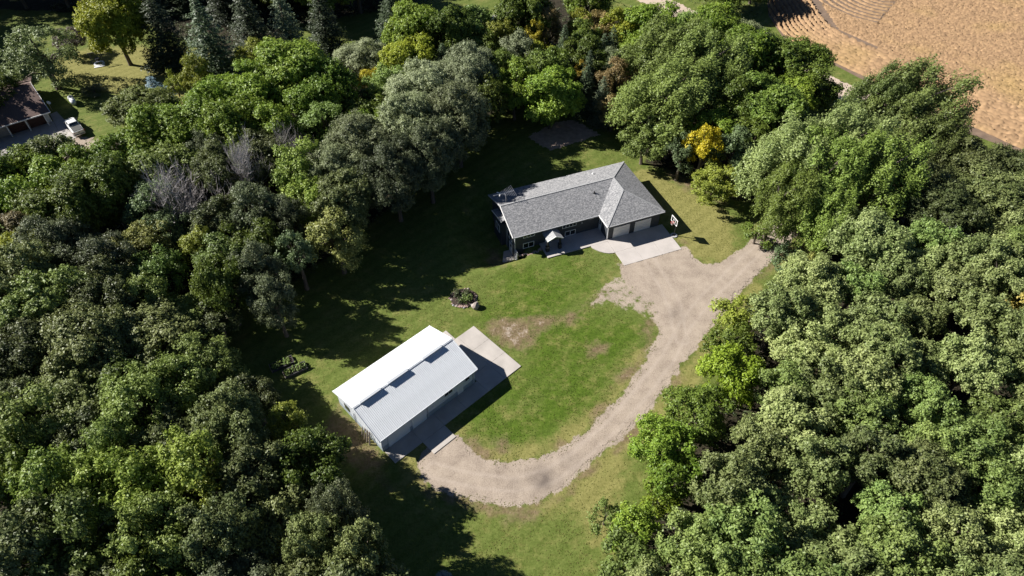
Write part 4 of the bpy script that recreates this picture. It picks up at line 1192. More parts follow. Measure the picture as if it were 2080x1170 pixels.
def pickup():
    t = thing('pickup_truck', 'white pickup truck with dark bed cover parked by the neighbour drive', 'truck', (*(-82.41, 109.92), 0.05), R(131.5))
    W = M['truck_white']
    def loft(sections, name, m, smooth=False, parent=None):
        """sections: (x, [(y, z)...]) rings, joined along x"""
        b = MB(); n = len(sections[0][1]); vs = []; fs = []
        for x, ring in sections:
            vs += [(x, y, z) for y, z in ring]
        for i in range(len(sections) - 1):
            for k in range(n):
                k2 = (k + 1) % n
                fs.append((i * n + k, i * n + k2, (i + 1) * n + k2, (i + 1) * n + k))
        fs.append(tuple(range(n - 1, -1, -1))); fs.append(tuple(range((len(sections) - 1) * n, len(sections) * n)))
        b.add(vs, fs)
        return b.build(name, m, parent or t, smooth=smooth, bevel=0.03)
    def ring(w_, z0, z1, ch):
        return [(-w_, z0), (w_, z0), (w_ + 0.03, (z0 + z1) / 2), (w_ - ch * 0.3, z1 - ch * 0.5), (w_ - ch, z1), (-w_ + ch, z1), (-w_ + ch * 0.3, z1 - ch * 0.5), (-w_ - 0.03, (z0 + z1) / 2)]
    body = loft([(-3.05, ring(0.95, 0.5, 1.28, 0.08)), (-0.75, ring(0.99, 0.42, 1.3, 0.08)), (0.9, ring(0.99, 0.42, 1.25, 0.1)), (1.3, ring(0.98, 0.42, 1.22, 0.14)), (2.5, ring(0.93, 0.45, 1.12, 0.18)), (2.95, ring(0.78, 0.5, 0.98, 0.22))], 'body', W)
    cab = loft([(-0.85, ring(0.9, 1.24, 1.32, 0.05)), (-0.55, ring(0.80, 1.24, 1.86, 0.12)), (0.35, ring(0.78, 1.24, 1.92, 0.14)), (0.75, ring(0.76, 1.24, 1.86, 0.14)), (1.5, ring(0.88, 1.18, 1.24, 0.04))], 'cab', W)
    MB().add([(-0.81, -0.72, 1.42), (-0.81, 0.72, 1.42), (-0.60, 0.64, 1.80), (-0.60, -0.64, 1.80)], [(0, 3, 2, 1)]).build('rear_window', M['glass'], cab)
    MB().add([(1.44, -0.76, 1.30), (1.44, 0.76, 1.30), (0.83, 0.62, 1.83), (0.83, -0.62, 1.83)], [(0, 1, 2, 3)]).build('windshield', M['glass'], cab)
    for s in (1, -1):
        MB().add([(-0.45, s * 0.875, 1.36), (0.15, s * 0.875, 1.36), (0.15, s * 0.80, 1.74), (-0.4, s * 0.80, 1.74)], [(0, 1, 2, 3)]).build('side_window', M['glass'], cab)
        MB().add([(0.25, s * 0.875, 1.36), (1.15, s * 0.89, 1.34), (0.75, s * 0.80, 1.72), (0.25, s * 0.80, 1.74)], [(0, 1, 2, 3)]).build('side_window', M['glass'], cab)
        MB().box(1.0, 1.16, s * 0.98 - (0.02 if s > 0 else 0.26), s * 0.98 + (0.26 if s > 0 else 0.02), 1.3, 1.5).build('mirror', M['black'], t)
        MB().box(-3.075, -3.0, s * 0.93 - 0.09, s * 0.93 + 0.05, 0.88, 1.22).build('tail_light', M['tail'], t)
        MB().box(2.70, 2.84, s * 0.68 - 0.13, s * 0.68 + 0.13, 0.78, 0.95).build('headlight', M['chrome'], t)
        for x in (-1.95, 1.95):
            w_ = MB().tube([(x, s * 0.74, 0.38), (x, s * 1.02, 0.38)], 0.39, 18).build('wheel', M['rubber'], t)
            MB().tube([(x, s * 1.0, 0.38), (x, s * 1.035, 0.38)], 0.24, 12).build('rim', M['chrome'], w_)
    MB().box(-2.92, -0.92, -0.82, 0.82, 1.305, 1.345).build('bed_cover', M['truck_cover'], t, bevel=0.01)
    tg = MB().box(-3.10, -3.056, -0.78, 0.78, 0.72, 1.25).build('tailgate', W, t, bevel=0.015)
    MB().box(-3.115, -3.101, -0.17, 0.17, 0.98, 1.06).box(-3.1145, -3.1015, -0.05, 0.05, 0.93, 1.11).build('emblem', M['black'], tg)
    MB().box(-3.3, -3.08, -0.95, 0.95, 0.48, 0.66).build('bumper', M['chrome'], t, bevel=0.03)
    MB().box(2.86, 3.06, -0.85, 0.85, 0.45, 0.68).build('bumper', M['chrome'], t, bevel=0.03)
pickup()

def tank():
    c = (-86.9, 119.1)
    ang = math.atan2(120.41 - 117.72, -87.96 + 85.77)
    t = thing('propane_tank', 'white propane tank lying on the shaded lawn behind the pickup', 'tank', (*c, 0), ang)
    prof = [(-1.5, 0.03), (-1.46, 0.2), (-1.34, 0.36), (-1.12, 0.48), (-0.9, 0.52), (0.9, 0.52), (1.12, 0.48), (1.34, 0.36), (1.46, 0.2), (1.5, 0.03)]
    MB().tube([(x, 0, 0.78) for x, r in prof], [r for x, r in prof], 20).build('shell', M['tank'], t, smooth=True)
    MB().tube([(0.35, 0, 1.25), (0.35, 0, 1.42), (0.35, 0, 1.5)], [0.24, 0.24, 0.12], 14).build('dome_lid', M['wainscot'], t)
    for x in (-0.8, 0.8):
        MB().box(x - 0.06, x + 0.06, -0.35, 0.35, 0.0, 0.33).build('foot', M['grey_trim'], t)
tank()

def kettle():
    c = (-88.08, 134.39)
    t = thing('fire_ring', 'white fire ring with black kettle under a dark crossbar on the neighbour lawn', 'fire pit', (*c, 0), R(25))
    MB().ring((0, 0), 0.75, 1.1, 0.0, 0.22, 20).build('ring', M['tank'], t)
    MB().prism([(-1.0, -1.5), (1.0, -1.5), (1.1, -1.0), (-1.1, -1.0)], 0.0, 0.12).build('kerb_block', M['tank'], t)
    MB().tube([(-1.05, 0, 0), (-1.0, 0, 2.6)], 0.06, 8).build('post', M['board_dark'], t)
    MB().tube([(1.05, 0, 0), (1.0, 0, 2.6)], 0.06, 8).build('post', M['board_dark'], t)
    MB().beam((-1.35, 0, 2.65), (1.35, 0, 2.65), 0.16).build('crossbar', M['board_dark'], t)
    k = MB().tube([(0, 0, 0.75), (0, 0, 0.85), (0, 0, 1.15), (0, 0, 1.35)], [0.2, 0.45, 0.52, 0.44], 16).build('kettle', M['black'], t)
    MB().tube([(0, 0, 1.3), (0, 0, 2.6)], 0.02, 6).build('chain', M['black'], k)
kettle()

# ------------------------------------------------------------------ trees
def crown_mesh(seed, Rn, hn, kind='round', leaf=0.24, dens=1.0):
    """leaf-sized faces in clumps, clumps on boughs, boughs spread through the crown"""
    g = np.random.default_rng(seed)
    zc, hz = {'round': (0.60, 0.40), 'oak': (0.70, 0.27), 'tall': (0.57, 0.43), 'fine': (0.58, 0.40), 'swept': (0.60, 0.40), 'bush': (0.48, 0.48), 'willow': (0.50, 0.50)}[kind]
    zc, hz = zc * hn, hz * hn
    nl = int({'round': 38, 'oak': 62, 'tall': 38, 'fine': 58, 'swept': 46, 'bush': 20, 'willow': 30}[kind] * (Rn / 4.5) ** 0.9)
    k = np.arange(nl) + 0.5
    ph = np.arccos(1 - (1.85 if kind == 'willow' else 1.55) * k / nl)
    th = math.pi * (1 + 5 ** 0.5) * k + g.normal(0, 0.35, nl)
    d = np.stack([np.sin(ph) * np.cos(th), np.sin(ph) * np.sin(th), np.cos(ph)], -1) + g.normal(0, 0.2, (nl, 3))
    d = d[g.random(nl) > 0.12]; nl = len(d)
    d /= np.linalg.norm(d, axis=1)[:, None]
    az = np.arctan2(d[:, 1], d[:, 0])
    # each crown gets its own uneven outline
    out = 1 + 0.13 * np.sin(2 * az + g.uniform(0, 6)) + 0.10 * np.sin(3 * az + g.uniform(0, 6)) + 0.07 * np.sin(5 * az + g.uniform(0, 6)) + g.normal(0, 0.12, nl)
    out = np.clip(out, 0.62, 1.32)
    rl = Rn * g.uniform(0.16, 0.34, nl)
    if kind in ('fine', 'oak'): rl *= 0.8
    if kind == 'swept': rl *= 0.60
    c = d * np.array([Rn, Rn, hz]) * (0.76 * out)[:, None]
    m = len(c)
    # a few boughs deeper in
    ni = nl // 3
    c = np.concatenate([c, sph(ni, g, -0.6) * np.array([Rn, Rn, hz]) * g.uniform(0.2, 0.5, ni)[:, None]])
    d = np.concatenate([d, sph(ni, g, 0.0)]); rl = np.concatenate([rl, Rn * g.uniform(0.2, 0.3, ni)])
    lobe_tone = g.uniform(0.15, 0.85, len(c))
    spacing = {'fine': 0.46, 'oak': 0.50}.get(kind, 0.56)
    pos, nrm, size, tone = [], [], [], []
    for i in range(len(c)):
        nc = int(dens * 2.6 * math.pi * rl[i] ** 2 / spacing ** 2 * (1.0 if i < m else 0.4)) + 4
        cd = sph(nc, g)
        cd = cd + d[i] * 0.55 + np.array([0, 0, 0.25]); cd /= np.linalg.norm(cd, axis=1)[:, None]
        cp = c[i] + cd * (rl[i] * g.uniform(0.45, 1.28, nc))[:, None] * np.array([1.12, 1.12, 0.80])
        if kind == 'swept': cp += (g.normal(0, 0.50, nc) * rl[i])[:, None] * np.array([0.60, 0.50, 0.60])
        nf = {'fine': 17, 'oak': 18}.get(kind, 17)
        ct = np.clip(0.55 * lobe_tone[i] + 0.45 * g.random(nc) , 0, 1)
        rc = spacing * g.uniform(0.38, 0.72, nc)
        j = np.repeat(np.arange(nc), nf)
        off = g.normal(0, 0.58, (nc * nf, 3)) * rc[j][:, None]
        if kind == 'swept':
            a_ = g.normal(0, 1.0, nc * nf) * 0.36
            off += a_[:, None] * np.array([0.58, 0.55, 0.52])
        if kind == 'willow':
            off[:, 2] -= np.abs(g.normal(0, 0.5, nc * nf))
        pos.append(cp[j] + off)
        nrm.append(cd[j] * 0.75 + np.array([0, 0, 0.45]) + g.normal(0, 0.5, (nc * nf, 3)))
        size.append(leaf * 0.82 * g.uniform(0.5, 1.25, nc * nf))
        tone.append(np.clip(ct[j] + g.normal(0, 0.12, nc * nf), 0, 1))
    pos = np.concatenate(pos); nrm = np.concatenate(nrm); size = np.concatenate(size); tone = np.concatenate(tone)
    pos[:, 2] += zc
    if kind == 'swept':
        q = (pos[:, 2] / hn) ** 1.6
        pos[:, 0] += 0.45 * Rn * q
        pos[:, 1] += 0.35 * Rn * q
    if kind == 'tall' or kind == 'willow':
        q = np.clip((pos[:, 2] - zc) / hz, -1, 1)
        f = 1 - 0.28 * np.clip(q, 0, 1)
        pos[:, :2] *= f[:, None]
    ok = pos[:, 2] > 0.12 * hn if kind != 'bush' else pos[:, 2] > 0.02
    me = leaf_mesh('crown', pos[ok], nrm[ok], size[ok], tone[ok], g, LM['oak'])
    cw = c + np.array([0, 0, zc])
    if kind == 'swept':
        q = (np.maximum(cw[:, 2], 0) / hn) ** 1.6
        cw = cw + np.stack([0.45 * Rn * q, 0.35 * Rn * q, 0 * q], -1)
        cw[:, :2] *= 0.85
    return me, cw

def trunk_mesh(seed, Rn, hn, c, swept=False):
    g = np.random.default_rng(seed + 7)
    b = MB()
    r0 = 0.028 * hn + 0.05
    top = hn * 0.68
    pts = [(0, 0, -0.3), (0.02, 0, 0.4)] + [(g.normal(0, 0.05) * z, g.normal(0, 0.05) * z, z) for z in np.linspace(hn * 0.25, top, 3)]
    rs = [r0 * 1.35, r0] + [r0 * q for q in (0.8, 0.6, 0.3)]
    b.tube(pts, rs, 7)
    sel = g.permutation(len(c))[:12]
    for i in sel:
        e = c[i]
        z0 = max(hn * 0.22, min(e[2] * 0.6, top * 0.8))
        p0 = np.array([0, 0, z0])
        p1 = p0 + (e - p0) * 0.5 + np.array([0, 0, 0.08 * hn])
        b.tube([p0, p1, e], [r0 * 0.42, r0 * 0.28, r0 * 0.08], 5, cap=False)
    me = b.mesh('trunk')
    me.materials.append(M['bark'])
    return me

def conifer_mesh(seed, Rn, hn, leaf=0.2):
    g = np.random.default_rng(seed)
    pos, nrm, size, tone = [], [], [], []
    nt_ = int(hn / 0.48)
    tips = []
    for k in range(nt_):
        z = hn * (0.06 + 0.93 * k / nt_)
        rr = Rn * (1 - (z / hn)) ** 0.82 * g.uniform(0.85, 1.1) + 0.12
        nb = max(5, int(15 * rr / Rn) + 5)
        for j in range(nb):
            t = 2 * math.pi * (j + g.random()) / nb
            L_ = rr * g.uniform(0.55, 1.2)
            n = max(5, int(34 * L_ / 3))
            s = g.uniform(0.12, 1, n) ** 0.7
            dr = -0.30 * s * L_ + 0.16 * s ** 3 * L_
            x = s * L_
            lat = g.normal(0, 0.13, n) * (0.5 + x / 1.6)
            p = np.stack([x * math.cos(t) - lat * math.sin(t), x * math.sin(t) + lat * math.cos(t), z + dr + g.normal(0, 0.06, n)], -1)
            pos.append(p)
            nrm.append(np.stack([np.full(n, math.cos(t) * 0.5), np.full(n, math.sin(t) * 0.5), np.full(n, 0.8)], -1) + g.normal(0, 0.4, (n, 3)))
            size.append(leaf * g.uniform(0.6, 1.2, n)); tone.append(np.clip(0.35 * g.random() + 0.45 * s + g.normal(0, 0.1, n), 0, 1))
    pos = np.concatenate(pos)
    me = leaf_mesh('crown', pos, np.concatenate(nrm), np.concatenate(size), np.concatenate(tone), g, LM['spruce'], 0.4)
    b = MB().tube([(0, 0, -0.3), (0, 0, hn * 0.5), (0, 0, hn * 0.97)], [0.02 * hn, 0.013 * hn, 0.02], 7)
    tm = b.mesh('trunk'); tm.materials.append(M['bark'])
    return me, tm

def dead_mesh(seed, Rn, hn, depth=4, up=0.55):
    """bare trunk and boughs, and the fine twigs as a mesh of their own"""
    g = np.random.default_rng(seed)
    big, fine = MB(), MB()
    def grow(p, d, L_, r, lv):
        n = 3
        pts, rs = [p], [r]
        for k in range(n):
            d = d + g.normal(0, 0.16, 3) + np.array([0, 0, 0.06])
            d /= np.linalg.norm(d)
            p = p + d * L_ / n
            pts.append(p); rs.append(r * (1 - 0.2 * (k + 1)))
        (big if lv < 2 else fine).tube(pts, rs, 5 if lv < 2 else 3, cap=False)
        if lv >= depth: return
        nb = (6, 5, 5, 4, 3)[lv]
        for j in range(nb):
            i = g.integers(1, n + 1) if lv else g.integers(1, n + 1)
            s = sph(1, g, -0.1)[0]
            nd = d * 0.55 + s * 0.75 + np.array([0, 0, 0.12])
            nd /= np.linalg.norm(nd)
            grow(pts[i], nd, L_ * g.uniform(0.5, 0.78), max(rs[i] * 0.6, 0.022), lv + 1)
    for s in range(2):
        grow(np.array([0.2 * s, 0, -0.2]), np.array([g.normal(0, 0.2), g.normal(0, 0.2), 1.0]), hn * up, 0.02 * hn, 0)
    a_, b_ = big.mesh('trunk'), fine.mesh('twigs')
    a_.materials.append(M['bark_pale']); b_.materials.append(M['bark_pale'])
    return b_, a_

PROTO = {}
def fam(name, n, build):
    PROTO[name] = [build(k) for k in range(n)]
def broad(kind, Rn, hn, leaf, base, dens=1.0):
    def f(k):
        cm, cs = crown_mesh(base + k, Rn, hn, kind, leaf, dens)
        return cm, trunk_mesh(base + k, Rn, hn, cs), Rn, hn
    return f
fam('round_big', 3, broad('round', 6.0, 13.0, 0.23, 100))
fam('round_mid', 4, broad('round', 4.0, 10.0, 0.20, 120))
fam('round_small', 3, broad('round', 2.5, 7.5, 0.17, 140))
fam('oak_big', 4, broad('oak', 5.0, 11.5, 0.19, 200))
fam('oak_mid', 4, broad('oak', 3.6, 10.5, 0.18, 220))
fam('fine_big', 3, broad('fine', 6.0, 13.0, 0.155, 300))
fam('fine_mid', 2, broad('fine', 3.6, 9.5, 0.15, 320))
fam('swept_big', 4, broad('swept', 6.2, 16.0, 0.20, 400))
fam('willow', 1, broad('willow', 4.0, 11.5, 0.17, 450))
fam('tall_small', 2, broad('tall', 2.6, 9.5, 0.17, 460))
fam('bush', 2, broad('bush', 2.2, 4.2, 0.17, 480))
fam('conifer', 3, lambda k: (*conifer_mesh(500 + k, 3.6, 15.0), 3.6, 15.0))
fam('conifer_small', 2, lambda k: (*conifer_mesh(520 + k, 2.0, 8.0, 0.15), 2.0, 8.0))
fam('dead', 3, lambda k: (*dead_mesh(540 + k, 4.0, 11.0), 4.2, 11.0))

CONIFERS = {'spruce', 'sprucedark', 'sprucegrey', 'bluespruce', 'redcedar'}
def pick(kind, Rr, h):
    if kind in CONIFERS: return 'conifer' if h > 9.5 else 'conifer_small'
    if kind.startswith('dead'): return 'dead'
    if kind.startswith('cotton') or kind == 'sweptdark': return 'swept_big'
    if kind == 'willow': return 'willow'
    if kind in ('elm', 'elmdark', 'silver', 'silverbush', 'drybush'): return 'fine_big' if Rr > 4.6 else 'fine_mid'
    if kind.startswith('oak'): return 'oak_big' if Rr > 4.2 else 'oak_mid'
    if Rr < 3.2 and h / max(Rr, 0.1) > 3.6: return 'tall_small'
    if h < 6.5: return 'bush'
    return 'round_big' if Rr > 5.0 else 'round_mid' if Rr > 3.1 else 'round_small'
NAMES = {'oak': 'oak_tree', 'elm': 'elm_tree', 'cotton': 'cottonwood_tree', 'dead': 'dead_tree', 'walnut': 'walnut_tree', 'willow': 'willow_tree'}
def tree(x, y, Rr, h, kind, label, group=None):
    f = pick(kind, Rr, h)
    i = random.randrange(len(PROTO[f]))
    cm, tm, Rn, hn = PROTO[f][i]
    name = 'spruce_tree' if kind in CONIFERS else next((v for k, v in NAMES.items() if kind.startswith(k)), 'leafy_tree')
    if kind in ('drybush', 'silverbush') or f == 'bush': name = 'bush'
    z = float(terrain(np.array([x]), np.array([y]))[0])
    t = thing(name, label, 'bush' if name == 'bush' else 'tree', (x, y, z), random.uniform(-0.35, 0.35) if f == 'swept_big' else random.uniform(0, 6.28), group)
    sx = Rr / Rn
    t.scale = (sx * random.uniform(0.94, 1.08), sx * random.uniform(0.94, 1.08), h / hn)
    if f == 'dead':
        bm_ = M['bark_white'] if kind == 'deadwhite' else M['bark_pale'] if kind == 'dead' else M['bark']
        inst('trunk', tm, t, mat=bm_); inst('twigs', cm, t, mat=bm_)
    else:
        inst('trunk', tm, t)
        inst('crown', cm, t, mat=LM[kind])
    return t
TREES = [   # x, y, crown radius, height, kind, label, group
    (-92.39, 124.66, 6.37, 14.0, 'willow', 'feathery pale olive willow standing right behind the brown roofed house', 'trees round the property'),
    (-94.51, 137.97, 3.01, 6.0, 'drybush', 'leafless looking brown bush on the lawn between willow and yellow green maple', 'trees round the property'),
    (-81.23, 134.06, 6.36, 15.0, 'maplegold', 'yellow green maple with low boughs at the lawn edge above the white ring', 'trees round the property'),
    (-71.99, 134.05, 5.65, 16.0, 'sprucedark', 'dark tree at the top edge between the yellow green maple and the big spruce', 'trees round the property'),
    (-57.78, 122.85, 6.72, 20.0, 'spruce', "biggest dark spruce at the lawn's right end, above the narrow yellow green tree", 'trees round the property'),
    (-52.84, 132.28, 5.88, 19.0, 'sprucedark', 'dark spruce touching the top edge, right of the biggest spruce', 'trees round the property'),
    (-45.71, 132.52, 5.54, 18.0, 'sprucegrey', 'grey green conifer at the top edge, above the bright walnut', 'trees round the property'),
    (-40.11, 139.79, 4.59, 15.0, 'sprucedark', 'small dark conifer at the top edge left of the shady opening', 'trees round the property'),
    (-25.96, 144.81, 5.23, 13.0, 'spruce', 'loose dark tree at the top edge beyond the shady opening', 'trees round the property'),
    (-51.62, 126.58, 3.42, 9.0, 'limegold', 'rounded yellow green tree standing free below the dark spruces', 'trees round the property'),
    (-59.16, 116.53, 3.28, 11.0, 'limegold', "narrow yellow green tree at the right end of the neighbour's lawn", 'trees round the property'),
    (-68.83, 117.57, 3.64, 7.0, 'bluespruce', "small blue spruce beside the neighbour's lawn", 'trees round the property'),
    (-66.61, 121.53, 1.90, 6.0, 'limegold', 'slender yellow green sapling right of the small blue spruce', 'trees round the property'),
    (-67.77, 109.72, 5.54, 8.0, 'olive', 'dull olive tree between the white pickup and the small blue spruce', 'trees round the property'),
    (-40.57, 113.95, 8.41, 15.0, 'walnut', 'large bright green walnut, tallest of the tree belt below the rounded yellow green tree', 'trees round the property'),
    (-34.08, 109.29, 6.19, 13.0, 'walnut', 'bright green tree on the right flank of the large walnut', 'trees round the property'),
    (-45.61, 107.66, 6.05, 13.0, 'walnut', 'bright green tree on the left flank of the large walnut', 'trees round the property'),
    (-51.53, 106.26, 5.13, 12.0, 'walnut', 'bright green tree below the narrow yellow green tree', 'trees round the property'),
    (-46.38, 97.73, 5.48, 13.0, 'walnut', "leafy green tree in the belt below the bright walnut's left flank", 'trees round the property'),
    (-54.39, 100.12, 5.71, 12.0, 'walnut', 'leafy green tree in the belt right of the olive tree', 'trees round the property'),
    (-59.43, 96.49, 5.69, 12.0, 'walnut', 'leafy green tree below the olive tree beside the lawn', 'trees round the property'),
    (-63.80, 91.18, 4.92, 11.0, 'walnut', 'green tree just below the white pickup', 'trees round the property'),
    (-66.24, 84.37, 5.10, 12.0, 'walnut', "green tree below the neighbour's concrete drive", 'trees round the property'),
    (-71.10, 82.44, 4.83, 12.0, 'walnut', "green tree hiding the near end of the neighbour's concrete drive", 'trees round the property'),
    (-77.21, 84.86, 5.02, 12.0, 'walnut', "green tree at the photo's left edge below the brown roofed house", 'trees round the property'),
    (-30.02, 126.78, 4.88, 9.0, 'silver', 'round grey tree with fine twigs beside the shady opening', 'trees round the property'),
    (-20.08, 122.38, 5.59, 11.0, 'yellowlime', 'bright yellow green crown below the tall green tree at the shady opening', 'trees round the property'),
    (-27.31, 118.85, 2.73, 8.0, 'yellow', 'small yellow crown right under the round grey tree', 'trees round the property'),
    (-23.42, 114.09, 3.89, 10.0, 'boxelder', 'pale green crown between the small yellow one and the yellow green one', 'trees round the property'),
    (-19.86, 131.93, 6.43, 14.0, 'walnut', 'tall green tree right of the shady opening', 'trees round the property'),
    (-12.58, 129.86, 5.26, 14.0, 'walnutdark', 'dark green tree right of the tall green tree at the opening', 'trees round the property'),
    (-7.08, 134.44, 4.33, 12.0, 'boxelder', 'light green tree near the end of the pale track at the top', 'trees round the property'),
    (-3.22, 132.30, 3.53, 11.0, 'limegold', "yellowish green tree under the pale track's end", 'trees round the property'),
    (2.57, 139.34, 6.65, 15.0, 'walnutdark', 'tall dark green tree at the top edge right of the pale track', 'trees round the property'),
    (16.54, 145.69, 4.93, 12.0, 'walnut', 'green tree at the top edge beside the gravel road', 'trees round the property'),
    (-16.22, 108.27, 6.89, 14.0, 'silver', 'broad silvery grey crown above the sand court, upper one of the grey pair', 'trees round the property'),
    (-16.66, 95.89, 7.16, 15.0, 'elm', 'broad grey green crown left of the sand court, lower one of the grey pair', 'trees round the property'),
    (-7.74, 115.04, 5.97, 14.0, 'silver', 'silvery grey crown below the light green trees by the pale track', 'trees round the property'),
    (-9.05, 98.55, 5.74, 16.0, 'elm', "grey green crown at the sand court's left side", 'trees round the property'),
    (-20.48, 101.50, 3.29, 11.0, 'walnut', 'small bright green crown framed by grey trees', 'trees round the property'),
    (-24.30, 91.95, 6.65, 14.0, 'elm', 'wide grey green crown above the yellow green tree in the left wood', 'trees round the property'),
    (-26.91, 85.67, 5.62, 13.0, 'elm', "grey green crown joined to the yellow green tree's right side", 'trees round the property'),
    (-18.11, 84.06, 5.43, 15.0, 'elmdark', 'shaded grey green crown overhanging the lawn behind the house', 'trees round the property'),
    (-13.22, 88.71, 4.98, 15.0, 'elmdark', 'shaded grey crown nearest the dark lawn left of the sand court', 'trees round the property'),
    (-32.78, 85.05, 4.66, 13.0, 'limepale', 'large yellow green tree in the middle of the left wood', 'trees round the property'),
    (-29.91, 80.03, 3.72, 11.0, 'limepale', 'lower half sized yellow green crown tucked under the large yellow green tree', 'trees round the property'),
    (-25.38, 72.15, 4.11, 11.0, 'oldgold', 'olive gold tree leaning over the shaded lawn', 'trees round the property'),
    (-46.79, 80.49, 4.90, 15.0, 'dead', 'big leafless grey tree in the middle of the left wood', 'leafless trees'),
    (-40.91, 84.01, 3.29, 14.0, 'dead', 'thin leafless tree right of the big leafless one', 'leafless trees'),
    (-34.27, 92.15, 2.99, 13.0, 'dead', 'pale leafless tree among grey green crowns below the bright walnut', 'leafless trees'),
    (-44.37, 80.76, 2.59, 6.0, 'deadlow', 'low tangle of bare brown branches beneath the big leafless tree', 'leafless trees'),
    (-59.06, 73.95, 2.12, 7.0, 'deadlow', 'small bare brown tree at the left of the pale olive crown', 'leafless trees'),
    (-53.63, 79.45, 3.88, 11.0, 'bluegreen', 'bluish green crown left of the big leafless tree', 'trees round the property'),
    (-50.81, 75.30, 3.28, 9.0, 'bluegreen', 'smaller bluish green crown below the first bluish one', 'trees round the property'),
    (-52.63, 70.95, 4.01, 10.0, 'oldgold', 'pale olive crown beside the small bare brown tree', 'trees round the property'),
    (-48.95, 65.55, 3.45, 10.0, 'boxelder', 'light green crown below the pale olive crown', 'trees round the property'),
    (-44.39, 71.09, 3.32, 9.0, 'limegold', 'yellowish crown low in the left wood below the bare tangle', 'trees round the property'),
    (-38.81, 80.04, 1.87, 7.0, 'redcedar', 'small dark reddish cedar between bare trees and yellow green tree', 'trees round the property'),
    (-35.09, 71.46, 3.58, 10.0, 'walnutdark', 'mid green crown right of the yellowish one, low in the left wood', 'trees round the property'),
    (-39.84, 71.98, 3.07, 10.0, 'walnutdark', 'deep green crown between the yellowish one and the mid green one', 'trees round the property'),
    (-30.33, 68.80, 2.76, 11.0, 'bluegreen', "soft green crown at the lawn's edge below the olive gold tree", 'trees round the property'),
    (-32.36, 74.85, 2.85, 12.0, 'elmdark', 'dark grey green crown hidden behind the olive gold tree', 'trees round the property'),
    (-34.17, 64.21, 3.36, 13.0, 'elmdark', 'dark crown at the shaded edge of the left wood', 'trees round the property'),
    (-38.48, 61.94, 3.37, 13.0, 'walnutdark', "dark green crown above the wood's shaded lawn corner", 'trees round the property'),
    (-31.30, 59.86, 2.91, 12.0, 'elmdark', 'low dark crown beside the shaded lawn', 'trees round the property'),
    (-70.44, 73.40, 3.96, 11.0, 'rusty', "rusty brown tinged crown at the photo's left edge", 'trees round the property'),
    (-64.35, 69.65, 5.22, 12.0, 'elmdark', 'dark grey crown next to the rusty tinged one', 'trees round the property'),
    (-68.63, 67.82, 3.81, 11.0, 'limegold', 'yellow green crown at the left edge below the rusty tinged one', 'trees round the property'),
    (-72.99, 77.82, 4.99, 12.0, 'walnut', 'green crown at the left edge above the rusty tinged one', 'trees round the property'),
    (-65.21, 76.65, 5.29, 13.0, 'walnutdark', 'deep green crown above the dark grey one at the left', 'trees round the property'),
    (-61.96, 82.03, 5.50, 13.0, 'walnutdark', 'deep green crown left of the bluish green one', 'trees round the property'),
    (-39.96, 97.92, 4.50, 12.0, 'walnut', 'bright green crown under the large walnut', 'trees round the property'),
    (-32.34, 101.05, 4.07, 11.0, 'boxelder', "pale green crown under the walnut's right flank", 'trees round the property'),
    (-58.87, 58.03, 5.34, 13.0, 'pale', 'pale green crown at the left, bordering dark oaks', 'trees round the property'),
    (-53.59, 60.74, 4.54, 12.0, 'oakdark', 'dark olive crown right of the pale green one at the left', 'oaks of the woods'),
    (-48.25, 60.80, 3.53, 10.0, 'pale', 'soft green crown at the wood edge over the shaded lawn', 'trees round the property'),
    (-46.38, 54.42, 5.51, 10.0, 'oakbrown', "broad brownish olive oak right of the left wood's middle", 'oaks of the woods'),
    (-51.89, 52.00, 5.34, 13.0, 'oakbrown', 'brownish olive oak left of the broad one', 'oaks of the woods'),
    (-58.65, 50.96, 5.16, 12.0, 'oakdark', 'dark oak at the left edge beside the brownish olive oaks', 'oaks of the woods'),
    (-37.56, 49.50, 3.91, 10.0, 'pale', 'pale green crown looking towards the two garden beds', 'trees round the property'),
    (-42.14, 42.79, 3.86, 13.0, 'pale', 'pale green crown below the broad brownish oak', 'trees round the property'),
    (-38.93, 45.90, 3.56, 12.0, 'pale', 'light green crown under the brownish oak, right of its pale neighbour', 'trees round the property'),
    (-30.95, 45.84, 3.03, 8.0, 'oakdark', 'dark oak below the garden beds', 'oaks of the woods'),
    (-25.36, 41.88, 2.17, 10.0, 'limegold', 'dark crown flecked with yellow near the workshop corner', 'trees round the property'),
    (-31.13, 40.36, 4.21, 13.0, 'oak', 'grey olive oak facing the workshop', 'oaks of the woods'),
    (-42.33, 36.89, 3.28, 13.0, 'pale', 'light crown in the lower left wood above the yellow green trio', 'trees round the property'),
    (-53.16, 39.61, 4.38, 13.0, 'pale', 'pale crown at the left edge of the lower left wood', 'trees round the property'),
    (-45.67, 33.16, 4.20, 14.0, 'limepale', 'yellow green crown, leftmost of the trio in the lower left wood', 'trees round the property'),
    (-39.02, 32.34, 4.32, 14.0, 'limepale', 'yellow green crown, middle of the trio in the lower left wood', 'trees round the property'),
    (-33.17, 34.54, 3.80, 14.0, 'limepale', 'yellow green crown, rightmost of the trio in the lower left wood', 'trees round the property'),
    (-30.33, 32.11, 3.15, 13.0, 'limegold', "small yellowish crown under the trio's rightmost crown", 'trees round the property'),
    (-26.85, 34.31, 3.42, 13.0, 'oakdark', 'dark oak with a few dead yellow sprays beside the yellow green trio', 'oaks of the woods'),
    (-34.22, 27.96, 3.70, 14.0, 'pale', 'fresh green crown under the yellow green trio', 'trees round the property'),
    (-41.48, 27.47, 4.14, 14.0, 'pale', 'fresh green crown in the lower left corner region', 'trees round the property'),
    (-46.41, 26.27, 3.95, 14.0, 'oakdark', 'dark oak filling the lower left corner', 'oaks of the woods'),
